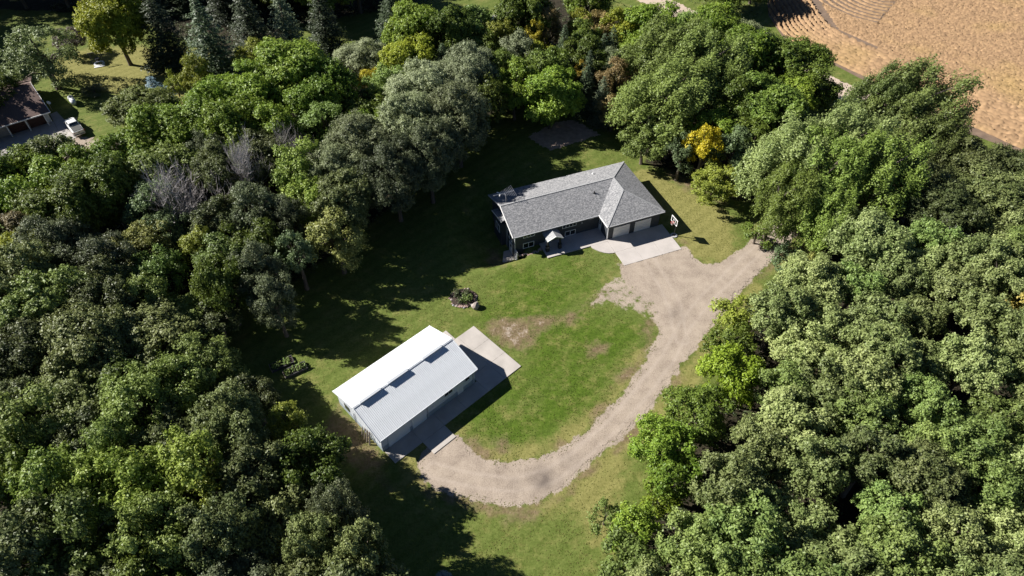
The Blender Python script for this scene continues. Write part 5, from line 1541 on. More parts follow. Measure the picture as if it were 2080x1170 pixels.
    (-28.12, 27.72, 3.30, 14.0, 'oakdark', 'dark oak at the bottom edge below the yellowish crown', 'oaks of the woods'),
    (-18.85, 26.99, 2.77, 14.0, 'oak', 'grey olive oak at the bottom edge, left one of two', 'oaks of the woods'),
    (-14.34, 25.56, 2.71, 14.0, 'oak', 'grey olive oak at the bottom edge, right one of two', 'oaks of the woods'),
    (-7.08, 26.12, 1.27, 4.0, 'bluespruce', 'little blue spruce on the shaded lawn at the bottom edge', 'trees round the property'),
    (13.37, 120.12, 2.01, 8.0, 'gold', 'small golden crown above the sand court', 'trees round the property'),
    (19.75, 116.71, 3.54, 10.0, 'tan', 'tan gold crown right of the small golden one', 'trees round the property'),
    (18.57, 109.56, 2.84, 7.0, 'tan', 'faded tan shrub below the tan gold crown', 'trees round the property'),
    (7.66, 135.69, 3.39, 11.0, 'tan', 'tan crown below the top edge, left of the dark young spruces', 'trees round the property'),
    (4.53, 132.06, 2.68, 10.0, 'yellow', 'clear yellow crown left of the tan one near the top', 'trees round the property'),
    (5.85, 125.44, 3.09, 10.0, 'yellowlime', 'yellow lime crown above the dark young spruces', 'trees round the property'),
    (7.15, 110.32, 5.12, 12.0, 'walnut', 'fresh green crown directly above the sand court', 'trees round the property'),
    (1.93, 124.68, 4.08, 12.0, 'silver', 'grey green crown left of the clear yellow one', 'trees round the property'),
    (10.42, 128.63, 2.83, 12.0, 'spruce', 'dark young spruce in the belt above the sand court, left one', 'trees round the property'),
    (14.74, 120.15, 2.99, 11.0, 'spruce', 'dark young spruce in the belt above the sand court, right one', 'trees round the property'),
    (18.09, 126.82, 2.71, 11.0, 'spruce', 'dark spruce among the yellowing crowns', 'trees round the property'),
    (18.04, 136.94, 3.88, 10.0, 'tan', 'pale tan crown among the yellowing ones near the gravel road', 'trees round the property'),
    (14.46, 137.38, 3.33, 10.0, 'yellowlime', 'lime yellow crown close to the gravel road', 'trees round the property'),
    (22.68, 135.69, 4.08, 11.0, 'yellowlime', 'lime coloured crown left of the cottonwoods', 'trees round the property'),
    (16.84, 112.38, 2.96, 10.0, 'sprucegrey', 'greyish conifer between the golden crown and the tan gold one', 'trees round the property'),
    (28.13, 133.61, 6.01, 13.0, 'walnut', 'green crown beside the gravel road at the top', 'trees round the property'),
    (27.12, 117.04, 7.35, 17.0, 'cottonwood', 'tall cottonwood with wind swept top behind the house, upper left one', 'trees round the property'),
    (24.81, 102.30, 7.33, 16.0, 'cottonwood', 'tall cottonwood nearest the sand court', 'trees round the property'),
    (39.40, 130.27, 6.26, 14.0, 'walnut', 'dark fresh crown where the gravel road leaves view', 'trees round the property'),
    (33.60, 111.77, 7.90, 17.0, 'cottonwood', 'tall cottonwood behind the house, middle one', 'trees round the property'),
    (45.44, 120.48, 6.25, 14.0, 'walnut', 'green crown beside the road, facing the headland rows', 'trees round the property'),
    (51.94, 117.93, 6.26, 13.0, 'walnutdark', 'darker green crown overhanging the gravel road', 'trees round the property'),
    (55.26, 112.19, 4.61, 11.0, 'walnutdark', 'dark green crown beside the visible bit of gravel road', 'trees round the property'),
    (45.03, 103.71, 6.61, 13.0, 'boxelderdark', 'rounded deep green crown above the yellow tree', 'trees round the property'),
    (38.07, 105.27, 4.68, 13.0, 'walnutdark', 'deep green crown between the cottonwoods and the rounded crown', 'trees round the property'),
    (40.85, 104.62, 2.19, 8.0, 'silverbush', 'thin grey bush left of the rounded deep green crown', 'trees round the property'),
    (23.02, 99.35, 3.64, 8.0, 'pale', 'light green bushy tree at the lawn behind the garage', 'trees round the property'),
    (28.50, 94.64, 2.43, 9.0, 'bluegreen', 'narrow bluish green tree left of the yellow one', 'trees round the property'),
    (31.47, 93.37, 2.65, 13.0, 'goldbright', 'bright golden yellow tree beside the garage lawn', 'trees round the property'),
    (32.86, 88.30, 3.38, 7.0, 'limegold', 'green lower crown growing in front of the bright golden tree', 'trees round the property'),
    (36.90, 94.06, 3.95, 10.0, 'bluegreen', 'green crown right of the bright golden tree', 'trees round the property'),
    (41.03, 97.57, 3.62, 10.0, 'walnutdark', 'dark green crown behind the golden tree, under the rounded one', 'trees round the property'),
    (27.66, 101.05, 4.04, 11.0, 'walnutdark', 'dark crown between cottonwoods and the light bushy tree', 'trees round the property'),
    (41.43, 84.47, 6.57, 16.0, 'cottonpale', 'pale silvery cottonwood, foremost of the big ones right of the house', 'trees round the property'),
    (50.57, 87.78, 6.25, 17.0, 'cottonpale', 'pale cottonwood right of the foremost one', 'trees round the property'),
    (45.60, 80.88, 6.51, 16.0, 'cottongreen', 'fresh green cottonwood in the middle of the big clump', 'trees round the property'),
    (53.91, 81.46, 6.74, 16.0, 'cottongreen', 'fresh green cottonwood at the right of the big clump', 'trees round the property'),
    (39.11, 77.81, 5.30, 14.0, 'cottongreen', "cottonwood hanging over the lawn's right corner", 'trees round the property'),
    (43.97, 74.69, 5.10, 13.0, 'cottongreen', "cottonwood above the driveway's far end", 'trees round the property'),
    (65.55, 98.83, 8.22, 18.0, 'sweptdark', 'very large dark green wind blown tree in front of the crop field', 'trees round the property'),
    (60.62, 101.31, 5.07, 17.0, 'sweptdark', 'dark wind blown tree on the left shoulder of the very large one', 'trees round the property'),
    (66.91, 91.95, 5.44, 14.0, 'sweptdark', 'dark wind blown tree below the very large one', 'trees round the property'),
    (72.27, 88.38, 5.24, 12.0, 'oakdark', "dark grey oak under the gravel road's right end", 'oaks of the woods'),
    (71.59, 78.72, 5.88, 12.0, 'oak', 'grey olive oak at the right edge below the field corner', 'oaks of the woods'),
    (63.36, 77.59, 5.20, 12.0, 'oakdark', 'shaded oak right of the big cottonwood clump', 'oaks of the woods'),
    (50.11, 70.16, 5.30, 12.0, 'oaksage', 'sunlit sage oak below the big cottonwood clump', 'oaks of the woods'),
    (39.74, 62.65, 4.33, 11.0, 'oaksage', "sunlit sage oak right of the driveway's bend", 'oaks of the woods'),
    (41.08, 72.50, 2.59, 6.0, 'bluegreen', "low green bush at the driveway's far end", 'trees round the property'),
    (44.04, 71.46, 2.37, 6.0, 'oldgold', "low yellowish bush behind the green bush at the driveway's far end", 'trees round the property'),
    (30.19, 59.44, 2.91, 8.0, 'limegold', "yellowish green tree at the driveway's bend", 'trees round the property'),
    (26.10, 48.77, 3.41, 10.0, 'limebright', "lime bright tree standing at the drive's right side", 'trees round the property'),
    (27.92, 54.45, 2.79, 8.0, 'walnutdark', 'mid green tree between lime bright tree and the bend', 'trees round the property'),
    (21.55, 43.53, 3.48, 9.0, 'walnutdark', 'dark green tree with spiky top beside the drive', 'trees round the property'),
    (16.95, 39.64, 3.21, 9.0, 'walnut', 'fresh green tree below the spiky topped tree', 'trees round the property'),
    (17.40, 35.48, 2.99, 9.0, 'walnut', 'fresh green tree at the lower edge of the right wood', 'trees round the property'),
    (16.25, 33.64, 1.99, 7.0, 'limebright', 'small lime coloured tree inside the fresh green fringe', 'trees round the property'),
    (10.28, 32.82, 1.87, 5.0, 'pale', 'pale green bush poking out onto the lower lawn', 'trees round the property'),
    (12.80, 30.08, 2.48, 8.0, 'walnut', "green tree at the lower lawn's right side", 'trees round the property'),
    (11.79, 26.53, 2.68, 9.0, 'pale', 'light olive tree at the bottom edge beside the lower lawn', 'trees round the property'),
    (66.29, 71.60, 4.08, 9.0, 'deadwhite', 'dead tree with bare white limbs in the right wood', 'leafless trees'),
    (65.45, 57.53, 2.79, 10.0, 'goldtan', "golden tinged crown at the photo's right edge", 'trees round the property'),
    (49.57, 158.38, 5.18, 9.0, 'walnutdark', 'dark tree cut by the top edge at the field headland, left one', 'trees round the property'),
    (57.58, 163.22, 5.37, 9.0, 'walnutdark', 'dark tree cut by the top edge at the field headland, right one', 'trees round the property'),
    (-84.55, 123.27, 2.40, 1.2, 'under', 'low dark juniper patch on the shaded lawn above the propane tank', 'trees round the property'),
    (-98.26, 114.44, 4.54, 9.0, 'walnutdark', 'dark tree at the left edge between the willow and brown roof', 'trees round the property'),
    (-43.86, 60.19, 3.31, 6.6, 'pale', 'low pale green crown between the brownish oaks and the shaded lawn', 'trees round the property'),
    (-39.57, 59.15, 3.06, 6.6, 'oakdark', "low dark oak at the shaded lawn's left end", 'oaks of the woods'),
    (-41.21, 54.97, 3.00, 6.6, 'oakdark', 'low dark oak above the pale crown that faces the garden beds', 'oaks of the woods'),
    (-17.42, 29.72, 2.53, 14.0, 'elmdark', "dark crown on the shaded lawn's edge above the two bottom oaks", 'trees round the property'),
    (38.10, 78.59, 2.27, 4.5, 'walnutdark', "small dark bush at the driveway's far end under the cottonwoods", 'trees round the property'),
    (68.42, 54.24, 3.87, 11.7, 'oak', 'grey olive oak in the right wood, close right of the golden edge tree', 'oaks of the woods'),
    (36.51, 45.21, 3.80, 11.0, 'oak', "grey olive oak in the right wood, close upper left of the wood's middle", 'oaks of the woods'),
    (46.06, 62.78, 3.74, 10.2, 'oakgreen', 'green oak in the right wood, close right of the bend oak', 'oaks of the woods'),
    (64.27, 48.29, 3.67, 10.8, 'oaksage', 'sage oak in the right wood, close lower right of the golden edge tree', 'oaks of the woods'),
    (26.56, 30.30, 3.78, 9.5, 'oak', 'grey olive oak in the right wood, far right of the small lime tree', 'oaks of the woods'),
    (63.39, 52.84, 3.48, 12.4, 'oak', 'grey olive oak in the right wood, just lower right of the golden edge tree', 'oaks of the woods'),
    (13.18, 21.63, 3.09, 12.6, 'oak', 'small grey olive oak in the right wood, far below the small lime tree', 'oaks of the woods'),
    (52.75, 57.35, 3.02, 10.1, 'oak', 'small grey olive oak in the right wood, well lower left of the white dead tree', 'oaks of the woods'),
    (39.43, 55.45, 3.92, 10.5, 'oak', 'grey olive oak in the right wood, close below the bend oak', 'oaks of the woods'),
    (76.52, 65.13, 3.12, 12.3, 'oaksage', 'small sage oak in the right wood, well upper right of the golden edge tree', 'oaks of the woods'),
    (62.60, 38.67, 4.02, 11.7, 'oak', 'broad grey olive oak in the right wood, far lower right of the golden edge tree', 'oaks of the woods'),
    (55.04, 41.60, 3.95, 9.5, 'oakgreen', 'green oak in the right wood, far below the golden edge tree', 'oaks of the woods'),
    (74.49, 72.83, 3.84, 12.1, 'oaksage', 'sage oak in the right wood, well right of the white dead tree', 'oaks of the woods'),
    (44.76, 50.33, 3.83, 12.8, 'oak', "grey olive oak in the right wood, close above the wood's middle", 'oaks of the woods'),
    (47.21, 57.42, 3.96, 10.2, 'oaksage', 'sage oak in the right wood, well right of the bend oak', 'oaks of the woods'),
    (32.01, 22.36, 3.51, 12.8, 'oak', 'grey olive oak in the right wood, far left of the photo corner', 'oaks of the woods'),
    (41.57, 22.47, 2.98, 12.6, 'oak', 'small grey olive oak in the right wood, close lower left of the photo corner', 'oaks of the woods'),
    (72.48, 58.42, 3.27, 11.0, 'oak', 'small grey olive oak in the right wood, close right of the golden edge tree', 'oaks of the woods'),
    (52.57, 64.18, 3.32, 10.1, 'oak', 'grey olive oak in the right wood, well lower left of the white dead tree', 'oaks of the woods'),
    (54.96, 25.32, 3.41, 11.8, 'oak', 'grey olive oak in the right wood, well right of the photo corner', 'oaks of the woods'),
    (31.98, 35.23, 3.27, 12.1, 'oak', "small grey olive oak in the right wood, well lower left of the wood's middle", 'oaks of the woods'),
    (30.96, 40.90, 3.90, 11.4, 'oaksage', "sage oak in the right wood, well left of the wood's middle", 'oaks of the woods'),
    (45.57, 37.93, 3.10, 10.6, 'oakgreen', "small green oak in the right wood, well lower right of the wood's middle", 'oaks of the woods'),
    (54.54, 48.80, 3.77, 12.3, 'oaksage', 'sage oak in the right wood, close lower left of the golden edge tree', 'oaks of the woods'),
    (80.67, 69.85, 3.90, 9.6, 'oakgreen', 'green oak in the right wood, well upper right of the golden edge tree', 'oaks of the woods'),
    (38.21, 36.27, 3.38, 12.0, 'oakdark', "dark olive oak in the right wood, close below the wood's middle", 'oaks of the woods'),
    (50.30, 33.74, 3.38, 10.4, 'oakgreen', 'green oak in the right wood, well above the photo corner', 'oaks of the woods'),
    (37.88, 29.93, 3.16, 11.3, 'oakgreen', "small green oak in the right wood, far below the wood's middle", 'oaks of the woods'),
    (36.00, 50.58, 4.00, 10.8, 'oaksage', 'broad sage oak in the right wood, well below the bend oak', 'oaks of the woods'),
    (22.61, 33.45, 3.70, 11.8, 'oak', 'grey olive oak in the right wood, well right of the small lime tree', 'oaks of the woods'),
    (20.53, 23.55, 3.87, 11.7, 'oakgreen', 'green oak in the right wood, far lower right of the small lime tree', 'oaks of the woods'),
    (34.10, 57.50, 3.58, 11.2, 'oak', 'grey olive oak in the right wood, close lower left of the bend oak', 'oaks of the woods'),
    (58.83, 61.62, 3.79, 10.9, 'oaksage', 'sage oak in the right wood, close below the white dead tree', 'oaks of the woods'),
    (51.99, 21.77, 3.70, 10.2, 'oakgreen', 'green oak in the right wood, well lower right of the photo corner', 'oaks of the woods'),
    (55.95, 35.18, 3.82, 10.7, 'oaksage', 'sage oak in the right wood, well above the photo corner', 'oaks of the woods'),
    (57.00, 65.84, 3.27, 10.3, 'oaksage', 'small sage oak in the right wood, close lower left of the white dead tree', 'oaks of the woods'),
    (17.92, 27.35, 3.61, 10.7, 'oakgreen', 'green oak in the right wood, close lower right of the small lime tree', 'oaks of the woods'),
    (47.35, 44.14, 3.13, 10.9, 'oakgreen', "small green oak in the right wood, close right of the wood's middle", 'oaks of the woods'),
    (68.35, 66.19, 4.14, 11.3, 'oak', 'broad grey olive oak in the right wood, close right of the white dead tree', 'oaks of the woods'),
    (63.88, 62.20, 3.34, 12.7, 'oaksage', 'sage oak in the right wood, close lower right of the white dead tree', 'oaks of the woods'),
    (50.07, 38.75, 3.76, 10.9, 'oakgreen', "green oak in the right wood, far right of the wood's middle", 'oaks of the woods'),
    (61.17, 43.03, 3.72, 12.9, 'oak', 'grey olive oak in the right wood, well lower right of the golden edge tree', 'oaks of the woods'),
    (26.70, 22.42, 4.08, 12.6, 'oakgreen', 'broad green oak in the right wood, far lower right of the small lime tree', 'oaks of the woods'),
    (59.49, 55.47, 3.78, 11.8, 'oak', 'grey olive oak in the right wood, just left of the golden edge tree', 'oaks of the woods'),
    (43.12, 28.60, 3.07, 11.2, 'oaksage', 'small sage oak in the right wood, well upper left of the photo corner', 'oaks of the woods'),
    (68.52, 61.43, 3.41, 10.1, 'oakdark', 'dark olive oak in the right wood, just upper right of the golden edge tree', 'oaks of the woods'),
    (59.61, 70.69, 3.78, 11.2, 'oakgreen', 'green oak in the right wood, close left of the white dead tree', 'oaks of the woods'),
    (39.80, 41.92, 3.58, 11.4, 'oakgreen', "green oak in the right wood, just lower right of the wood's middle", 'oaks of the woods'),
    (49.48, 49.22, 3.34, 9.7, 'oak', "grey olive oak in the right wood, well upper right of the wood's middle", 'oaks of the woods'),
    (82.99, 75.40, 3.25, 12.5, 'oaksage', 'small sage oak in the right wood, far right of the white dead tree', 'oaks of the woods'),
    (27.04, 38.29, 3.05, 11.0, 'oak', 'small grey olive oak in the right wood, well lower right of the spiky topped tree', 'oaks of the woods'),
    (49.93, 28.97, 3.70, 9.8, 'oaksage', 'sage oak in the right wood, just above the photo corner', 'oaks of the woods'),
    (30.87, 26.95, 4.14, 9.9, 'oak', "broad grey olive oak in the right wood, far below the wood's middle", 'oaks of the woods'),
    (31.94, 45.91, 3.11, 10.1, 'oakgreen', 'small green oak in the right wood, close lower right of the lime bright tree', 'oaks of the woods'),
    (40.93, 46.83, 3.48, 11.6, 'oaksage', "sage oak in the right wood, just above the wood's middle", 'oaks of the woods'),
    (46.65, 23.38, 3.06, 10.7, 'oak', 'small grey olive oak in the right wood, just lower left of the photo corner', 'oaks of the woods'),
    (36.46, 25.44, 3.94, 12.8, 'oakgreen', 'green oak in the right wood, far left of the photo corner', 'oaks of the woods'),
    (42.81, 33.57, 4.23, 11.4, 'oakdark', "broad dark olive oak in the right wood, well lower right of the wood's middle", 'oaks of the woods'),
    (56.32, 30.46, 4.10, 9.6, 'oaksage', 'broad sage oak in the right wood, well upper right of the photo corner', 'oaks of the woods'),
    (63.23, 66.92, 3.53, 12.0, 'oak', 'grey olive oak in the right wood, just below the white dead tree', 'oaks of the woods'),
    (59.24, 50.57, 3.32, 10.2, 'oak', 'grey olive oak in the right wood, close lower left of the golden edge tree', 'oaks of the woods'),
    (72.15, 68.75, 3.53, 12.0, 'oakgreen', 'green oak in the right wood, close right of the white dead tree', 'oaks of the woods'),
    (22.48, 28.06, 3.90, 12.4, 'oakgreen', 'green oak in the right wood, well lower right of the small lime tree', 'oaks of the woods'),
    (60.60, 34.51, 3.67, 10.5, 'oaksage', 'sage oak in the right wood, far upper right of the photo corner', 'oaks of the woods'),
    (68.76, 49.18, 3.30, 10.2, 'oaksage', 'sage oak in the right wood, well lower right of the golden edge tree', 'oaks of the woods'),
    (-53.40, 32.87, 4.41, 12.8, 'walnutdark', 'deep green crown in the left wood, far left of the yellow green trio', 'trees round the property'),
    (-21.67, 36.04, 3.85, 11.6, 'walnutdark', 'small deep green crown in the left wood, close lower left of the workshop corner', 'trees round the property'),
    (-49.96, 91.92, 4.09, 11.0, 'elmdark', 'dark grey crown in the left wood, close above the big leafless tree', 'trees round the property'),
    (-83.72, 85.79, 4.33, 11.2, 'oakdark', 'dark olive oak in the left wood, well upper left of the rusty tinged crown', 'oaks of the woods'),
    (-51.53, 23.11, 4.96, 10.3, 'walnutdark', 'broad deep green crown in the left wood, far lower left of the yellow green trio', 'trees round the property'),
    (-65.28, 51.15, 5.06, 10.2, 'pale', 'broad pale green crown in the left wood, far below the rusty tinged crown', 'trees round the property'),
    (-65.52, 62.09, 5.20, 13.4, 'oakbrown', 'broad brownish oak in the left wood, close below the rusty tinged crown', 'oaks of the woods'),
    (-25.05, 22.89, 4.84, 10.8, 'elmdark', 'dark grey crown in the left wood, far lower right of the yellow green trio', 'trees round the property'),
    (-59.28, 36.02, 5.11, 10.4, 'oakdark', 'broad dark olive oak in the left wood, far left of the yellow green trio', 'oaks of the woods'),
    (-47.15, 38.65, 3.95, 10.9, 'oakdark', 'small dark olive oak in the left wood, well upper left of the yellow green trio', 'oaks of the woods'),
    (-55.48, 65.91, 4.02, 12.8, 'elmdark', 'small dark grey crown in the left wood, well right of the rusty tinged crown', 'trees round the property'),
    (-55.33, 86.82, 5.14, 11.0, 'pale', 'broad pale green crown in the left wood, close upper left of the big leafless tree', 'trees round the property'),
    (-24.51, 79.39, 4.66, 12.5, 'oakbrown', 'brownish oak in the left wood, close above the olive gold tree', 'oaks of the woods'),
    (-45.54, 86.26, 4.29, 12.4, 'oakdark', 'dark olive oak in the left wood, just upper right of the big leafless tree', 'oaks of the woods'),
    (-80.60, 79.96, 3.94, 11.6, 'oakdark', 'small dark olive oak in the left wood, close upper left of the rusty tinged crown', 'oaks of the woods'),
    (-44.87, 47.00, 4.04, 10.8, 'walnutdark', 'small deep green crown in the left wood, close below the brownish olive oaks', 'trees round the property'),
    (-79.26, 72.10, 5.10, 10.9, 'walnutdark', 'broad deep green crown in the left wood, well left of the rusty tinged crown', 'trees round the property'),
    (-71.16, 58.08, 4.68, 12.9, 'walnutdark', 'deep green crown in the left wood, far lower left of the rusty tinged crown', 'trees round the property'),
    (-34.65, 22.26, 5.04, 11.6, 'walnutdark', 'broad deep green crown in the left wood, far below the yellow green trio', 'trees round the property'),
    (-40.37, 22.10, 4.00, 10.9, 'oakdark', 'small dark olive oak in the left wood, far lower left of the yellow green trio', 'oaks of the woods'),
    (-51.56, 45.37, 5.01, 10.2, 'oakbrown', 'broad brownish oak in the left wood, well lower left of the brownish olive oaks', 'oaks of the woods'),
    (-58.19, 42.99, 4.69, 10.2, 'oakdark', 'dark olive oak in the left wood, far lower left of the brownish olive oaks', 'oaks of the woods'),
    (-43.12, 75.62, 3.71, 10.6, 'oakdark', 'small dark olive oak in the left wood, just lower right of the big leafless tree', 'oaks of the woods'),
    (-72.86, 88.86, 4.06, 12.5, 'oakbrown', 'small brownish oak in the left wood, close lower left of the white pickup', 'oaks of the woods'),
    (-40.89, 90.25, 5.24, 10.9, 'oakdark', 'broad dark olive oak in the left wood, close upper left of the yellow green tree', 'oaks of the woods'),
    (-73.62, 68.57, 3.83, 12.1, 'oakbrown', 'small brownish oak in the left wood, close left of the rusty tinged crown', 'oaks of the woods'),
    (-19.50, 20.99, 4.81, 11.7, 'oakdark', 'dark olive oak in the left wood, far below the workshop corner', 'oaks of the woods'),
    (-63.27, 45.58, 4.37, 10.4, 'elmdark', 'dark grey crown in the left wood, far left of the brownish olive oaks', 'trees round the property'),
    (-13.70, 21.07, 4.12, 12.9, 'oakdark', 'dark olive oak in the left wood, far below the garden beds', 'oaks of the woods'),
    (-37.16, 76.63, 4.42, 13.2, 'elmdark', 'dark grey crown in the left wood, close lower left of the yellow green tree', 'trees round the property'),
    (-36.88, 38.16, 3.94, 11.1, 'oakdark', 'small dark olive oak in the left wood, close upper right of the yellow green trio', 'oaks of the woods'),
    (-39.93, 66.92, 4.06, 11.0, 'pale', 'small pale green crown in the left wood, well below the big leafless tree', 'trees round the property'),
    (-23.68, 29.82, 3.79, 10.8, 'oakbrown', 'small brownish oak in the left wood, far lower left of the workshop corner', 'oaks of the woods'),
    (-5.75, 127.17, 4.64, 9.6, 'walnutdark', 'deep green crown in the tree belt, close left of the yellow lime crown', 'trees round the property'),
    (-1.21, 119.05, 4.81, 10.8, 'walnutdark', 'broad deep green crown in the tree belt, close left of the yellow lime crown', 'trees round the property'),
    (45.04, 110.97, 3.69, 9.6, 'walnutdark', 'small deep green crown in the tree belt, well right of the cottonwoods', 'trees round the property'),
    (-27.07, 106.54, 4.78, 9.2, 'walnutdark', 'deep green crown in the tree belt, close left of the grey pair', 'trees round the property'),
    (26.01, 126.89, 4.74, 10.0, 'walnut', 'bright green crown in the tree belt, just lower right of the lime coloured crown', 'trees round the property'),
    (13.96, 116.05, 3.66, 9.9, 'spruce', 'small dark spruce in the tree belt, just right of the small golden crown', 'trees round the property'),
    (31.51, 124.73, 4.24, 10.4, 'walnutdark', 'deep green crown in the tree belt, just above the cottonwoods', 'trees round the property'),
    (-5.06, 107.27, 3.96, 11.9, 'walnutdark', 'small deep green crown in the tree belt, well right of the grey pair', 'trees round the property'),
    (-18.04, 116.07, 3.71, 10.2, 'elm', 'small grey green crown in the tree belt, just above the grey pair', 'trees round the property'),
    (33.68, 99.34, 4.02, 10.3, 'walnut', 'bright green crown in the tree belt, close lower right of the cottonwoods', 'trees round the property'),
    (38.21, 119.17, 5.04, 10.9, 'elm', 'broad grey green crown in the tree belt, just right of the cottonwoods', 'trees round the property'),
    (6.57, 118.76, 4.34, 11.6, 'walnutdark', 'deep green crown in the tree belt, just lower right of the yellow lime crown', 'trees round the property'),
    (20.34, 122.12, 3.79, 10.1, 'elm', 'small grey green crown in the tree belt, just below the lime coloured crown', 'trees round the property'),
    (46.78, 128.47, 4.69, 11.9, 'elm', 'grey green crown in the tree belt, well upper right of the cottonwoods', 'trees round the property'),
    (36.96, 137.29, 4.97, 9.4, 'boxelder', 'broad light green crown in the tree belt, close above the cottonwoods', 'trees round the property'),
    (14.00, 124.77, 4.56, 10.6, 'walnutdark', 'deep green crown in the tree belt, just above the small golden crown', 'trees round the property'),
    (0.44, 113.40, 3.92, 11.8, 'walnut', 'small bright green crown in the tree belt, just lower left of the yellow lime crown', 'trees round the property'),
    (20.46, 130.85, 3.67, 10.2, 'spruce', 'small dark spruce in the tree belt, just lower left of the lime coloured crown', 'trees round the property'),
    (-25.78, 100.69, 4.94, 9.0, 'walnut', 'broad bright green crown in the tree belt, close left of the grey pair', 'trees round the property'),
    (14.17, 130.81, 3.89, 10.7, 'walnutdark', 'small deep green crown in the tree belt, close above the small golden crown', 'trees round the property'),
    (-7.42, 121.91, 3.90, 10.2, 'elm', 'small grey green crown in the tree belt, well left of the yellow lime crown', 'trees round the property'),
    (-13.41, 123.08, 4.18, 10.8, 'spruce', 'dark spruce in the tree belt, close upper right of the grey pair', 'trees round the property'),
    (50.35, 108.88, 3.69, 11.2, 'walnut', 'small bright green crown in the tree belt, far right of the cottonwoods', 'trees round the property'),
    (23.12, 109.71, 3.93, 9.4, 'walnutdark', 'small deep green crown in the tree belt, close lower left of the cottonwoods', 'trees round the property'),
    (42.64, 137.93, 4.55, 11.5, 'walnut', 'bright green crown in the tree belt, well upper right of the cottonwoods', 'trees round the property'),
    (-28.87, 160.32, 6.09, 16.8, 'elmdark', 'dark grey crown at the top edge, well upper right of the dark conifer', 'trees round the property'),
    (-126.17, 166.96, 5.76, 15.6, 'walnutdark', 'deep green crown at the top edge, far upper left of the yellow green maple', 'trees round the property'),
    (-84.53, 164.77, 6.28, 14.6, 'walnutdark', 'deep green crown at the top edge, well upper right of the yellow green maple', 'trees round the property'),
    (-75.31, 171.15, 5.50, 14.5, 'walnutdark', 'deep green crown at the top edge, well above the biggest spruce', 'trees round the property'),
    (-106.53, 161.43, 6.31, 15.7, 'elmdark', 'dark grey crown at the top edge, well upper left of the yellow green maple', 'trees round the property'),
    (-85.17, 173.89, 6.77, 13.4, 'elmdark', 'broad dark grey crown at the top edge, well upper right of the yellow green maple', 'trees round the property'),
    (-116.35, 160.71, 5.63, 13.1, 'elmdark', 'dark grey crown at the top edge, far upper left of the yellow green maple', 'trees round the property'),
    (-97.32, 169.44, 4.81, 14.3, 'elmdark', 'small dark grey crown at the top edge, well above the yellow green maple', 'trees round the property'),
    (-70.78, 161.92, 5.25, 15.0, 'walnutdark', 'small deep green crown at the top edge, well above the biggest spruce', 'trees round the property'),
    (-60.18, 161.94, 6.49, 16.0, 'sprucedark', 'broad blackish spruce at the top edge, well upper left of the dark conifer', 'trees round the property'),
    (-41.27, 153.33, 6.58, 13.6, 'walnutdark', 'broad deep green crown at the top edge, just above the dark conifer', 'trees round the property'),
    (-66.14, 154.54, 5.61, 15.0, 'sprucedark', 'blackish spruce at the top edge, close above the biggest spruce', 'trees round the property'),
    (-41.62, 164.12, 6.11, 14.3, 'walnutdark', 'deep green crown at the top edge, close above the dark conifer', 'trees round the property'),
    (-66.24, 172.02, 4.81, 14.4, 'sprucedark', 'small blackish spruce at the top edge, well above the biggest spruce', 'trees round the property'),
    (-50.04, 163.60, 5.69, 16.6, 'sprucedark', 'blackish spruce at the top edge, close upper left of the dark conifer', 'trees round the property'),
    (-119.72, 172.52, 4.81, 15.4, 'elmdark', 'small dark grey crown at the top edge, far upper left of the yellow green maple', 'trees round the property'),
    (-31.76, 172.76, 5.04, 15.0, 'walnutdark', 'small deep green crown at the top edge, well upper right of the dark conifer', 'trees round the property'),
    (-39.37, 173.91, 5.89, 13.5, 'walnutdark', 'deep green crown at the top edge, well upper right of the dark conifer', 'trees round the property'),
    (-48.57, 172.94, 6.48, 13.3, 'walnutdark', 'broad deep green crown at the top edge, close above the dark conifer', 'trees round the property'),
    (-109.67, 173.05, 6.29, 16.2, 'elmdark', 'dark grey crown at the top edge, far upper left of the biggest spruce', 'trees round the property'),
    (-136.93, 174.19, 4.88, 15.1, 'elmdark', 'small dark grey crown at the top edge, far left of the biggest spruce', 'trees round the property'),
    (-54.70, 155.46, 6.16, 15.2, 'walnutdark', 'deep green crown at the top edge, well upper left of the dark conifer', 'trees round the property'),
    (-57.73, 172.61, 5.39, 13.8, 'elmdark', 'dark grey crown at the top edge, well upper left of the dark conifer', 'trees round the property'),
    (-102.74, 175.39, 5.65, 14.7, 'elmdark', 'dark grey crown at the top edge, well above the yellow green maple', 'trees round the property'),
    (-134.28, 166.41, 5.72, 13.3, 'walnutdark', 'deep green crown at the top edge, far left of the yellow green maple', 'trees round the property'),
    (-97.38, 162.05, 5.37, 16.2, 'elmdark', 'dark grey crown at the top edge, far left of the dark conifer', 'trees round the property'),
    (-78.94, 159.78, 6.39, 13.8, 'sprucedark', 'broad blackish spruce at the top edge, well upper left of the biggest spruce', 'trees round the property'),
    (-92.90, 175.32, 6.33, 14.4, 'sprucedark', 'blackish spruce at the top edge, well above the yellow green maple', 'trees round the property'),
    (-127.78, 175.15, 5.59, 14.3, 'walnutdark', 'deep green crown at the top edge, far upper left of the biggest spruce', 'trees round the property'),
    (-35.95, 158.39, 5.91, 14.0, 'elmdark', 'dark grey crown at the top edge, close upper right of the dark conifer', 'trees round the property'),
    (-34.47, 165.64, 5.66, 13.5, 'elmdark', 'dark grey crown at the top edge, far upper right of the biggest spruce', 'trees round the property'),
    (79.30, 86.53, 4.86, 10.9, 'oakdark', 'dark olive oak under the field corner, just below the field corner', 'oaks of the woods'),
    (84.38, 81.48, 4.43, 11.6, 'oak', 'grey olive oak under the field corner, well lower right of the field corner', 'oaks of the woods'),
    (63.44, 83.83, 4.12, 11.7, 'oakdark', 'dark olive oak under the field corner, close upper right of the cottonwood clump', 'oaks of the woods'),
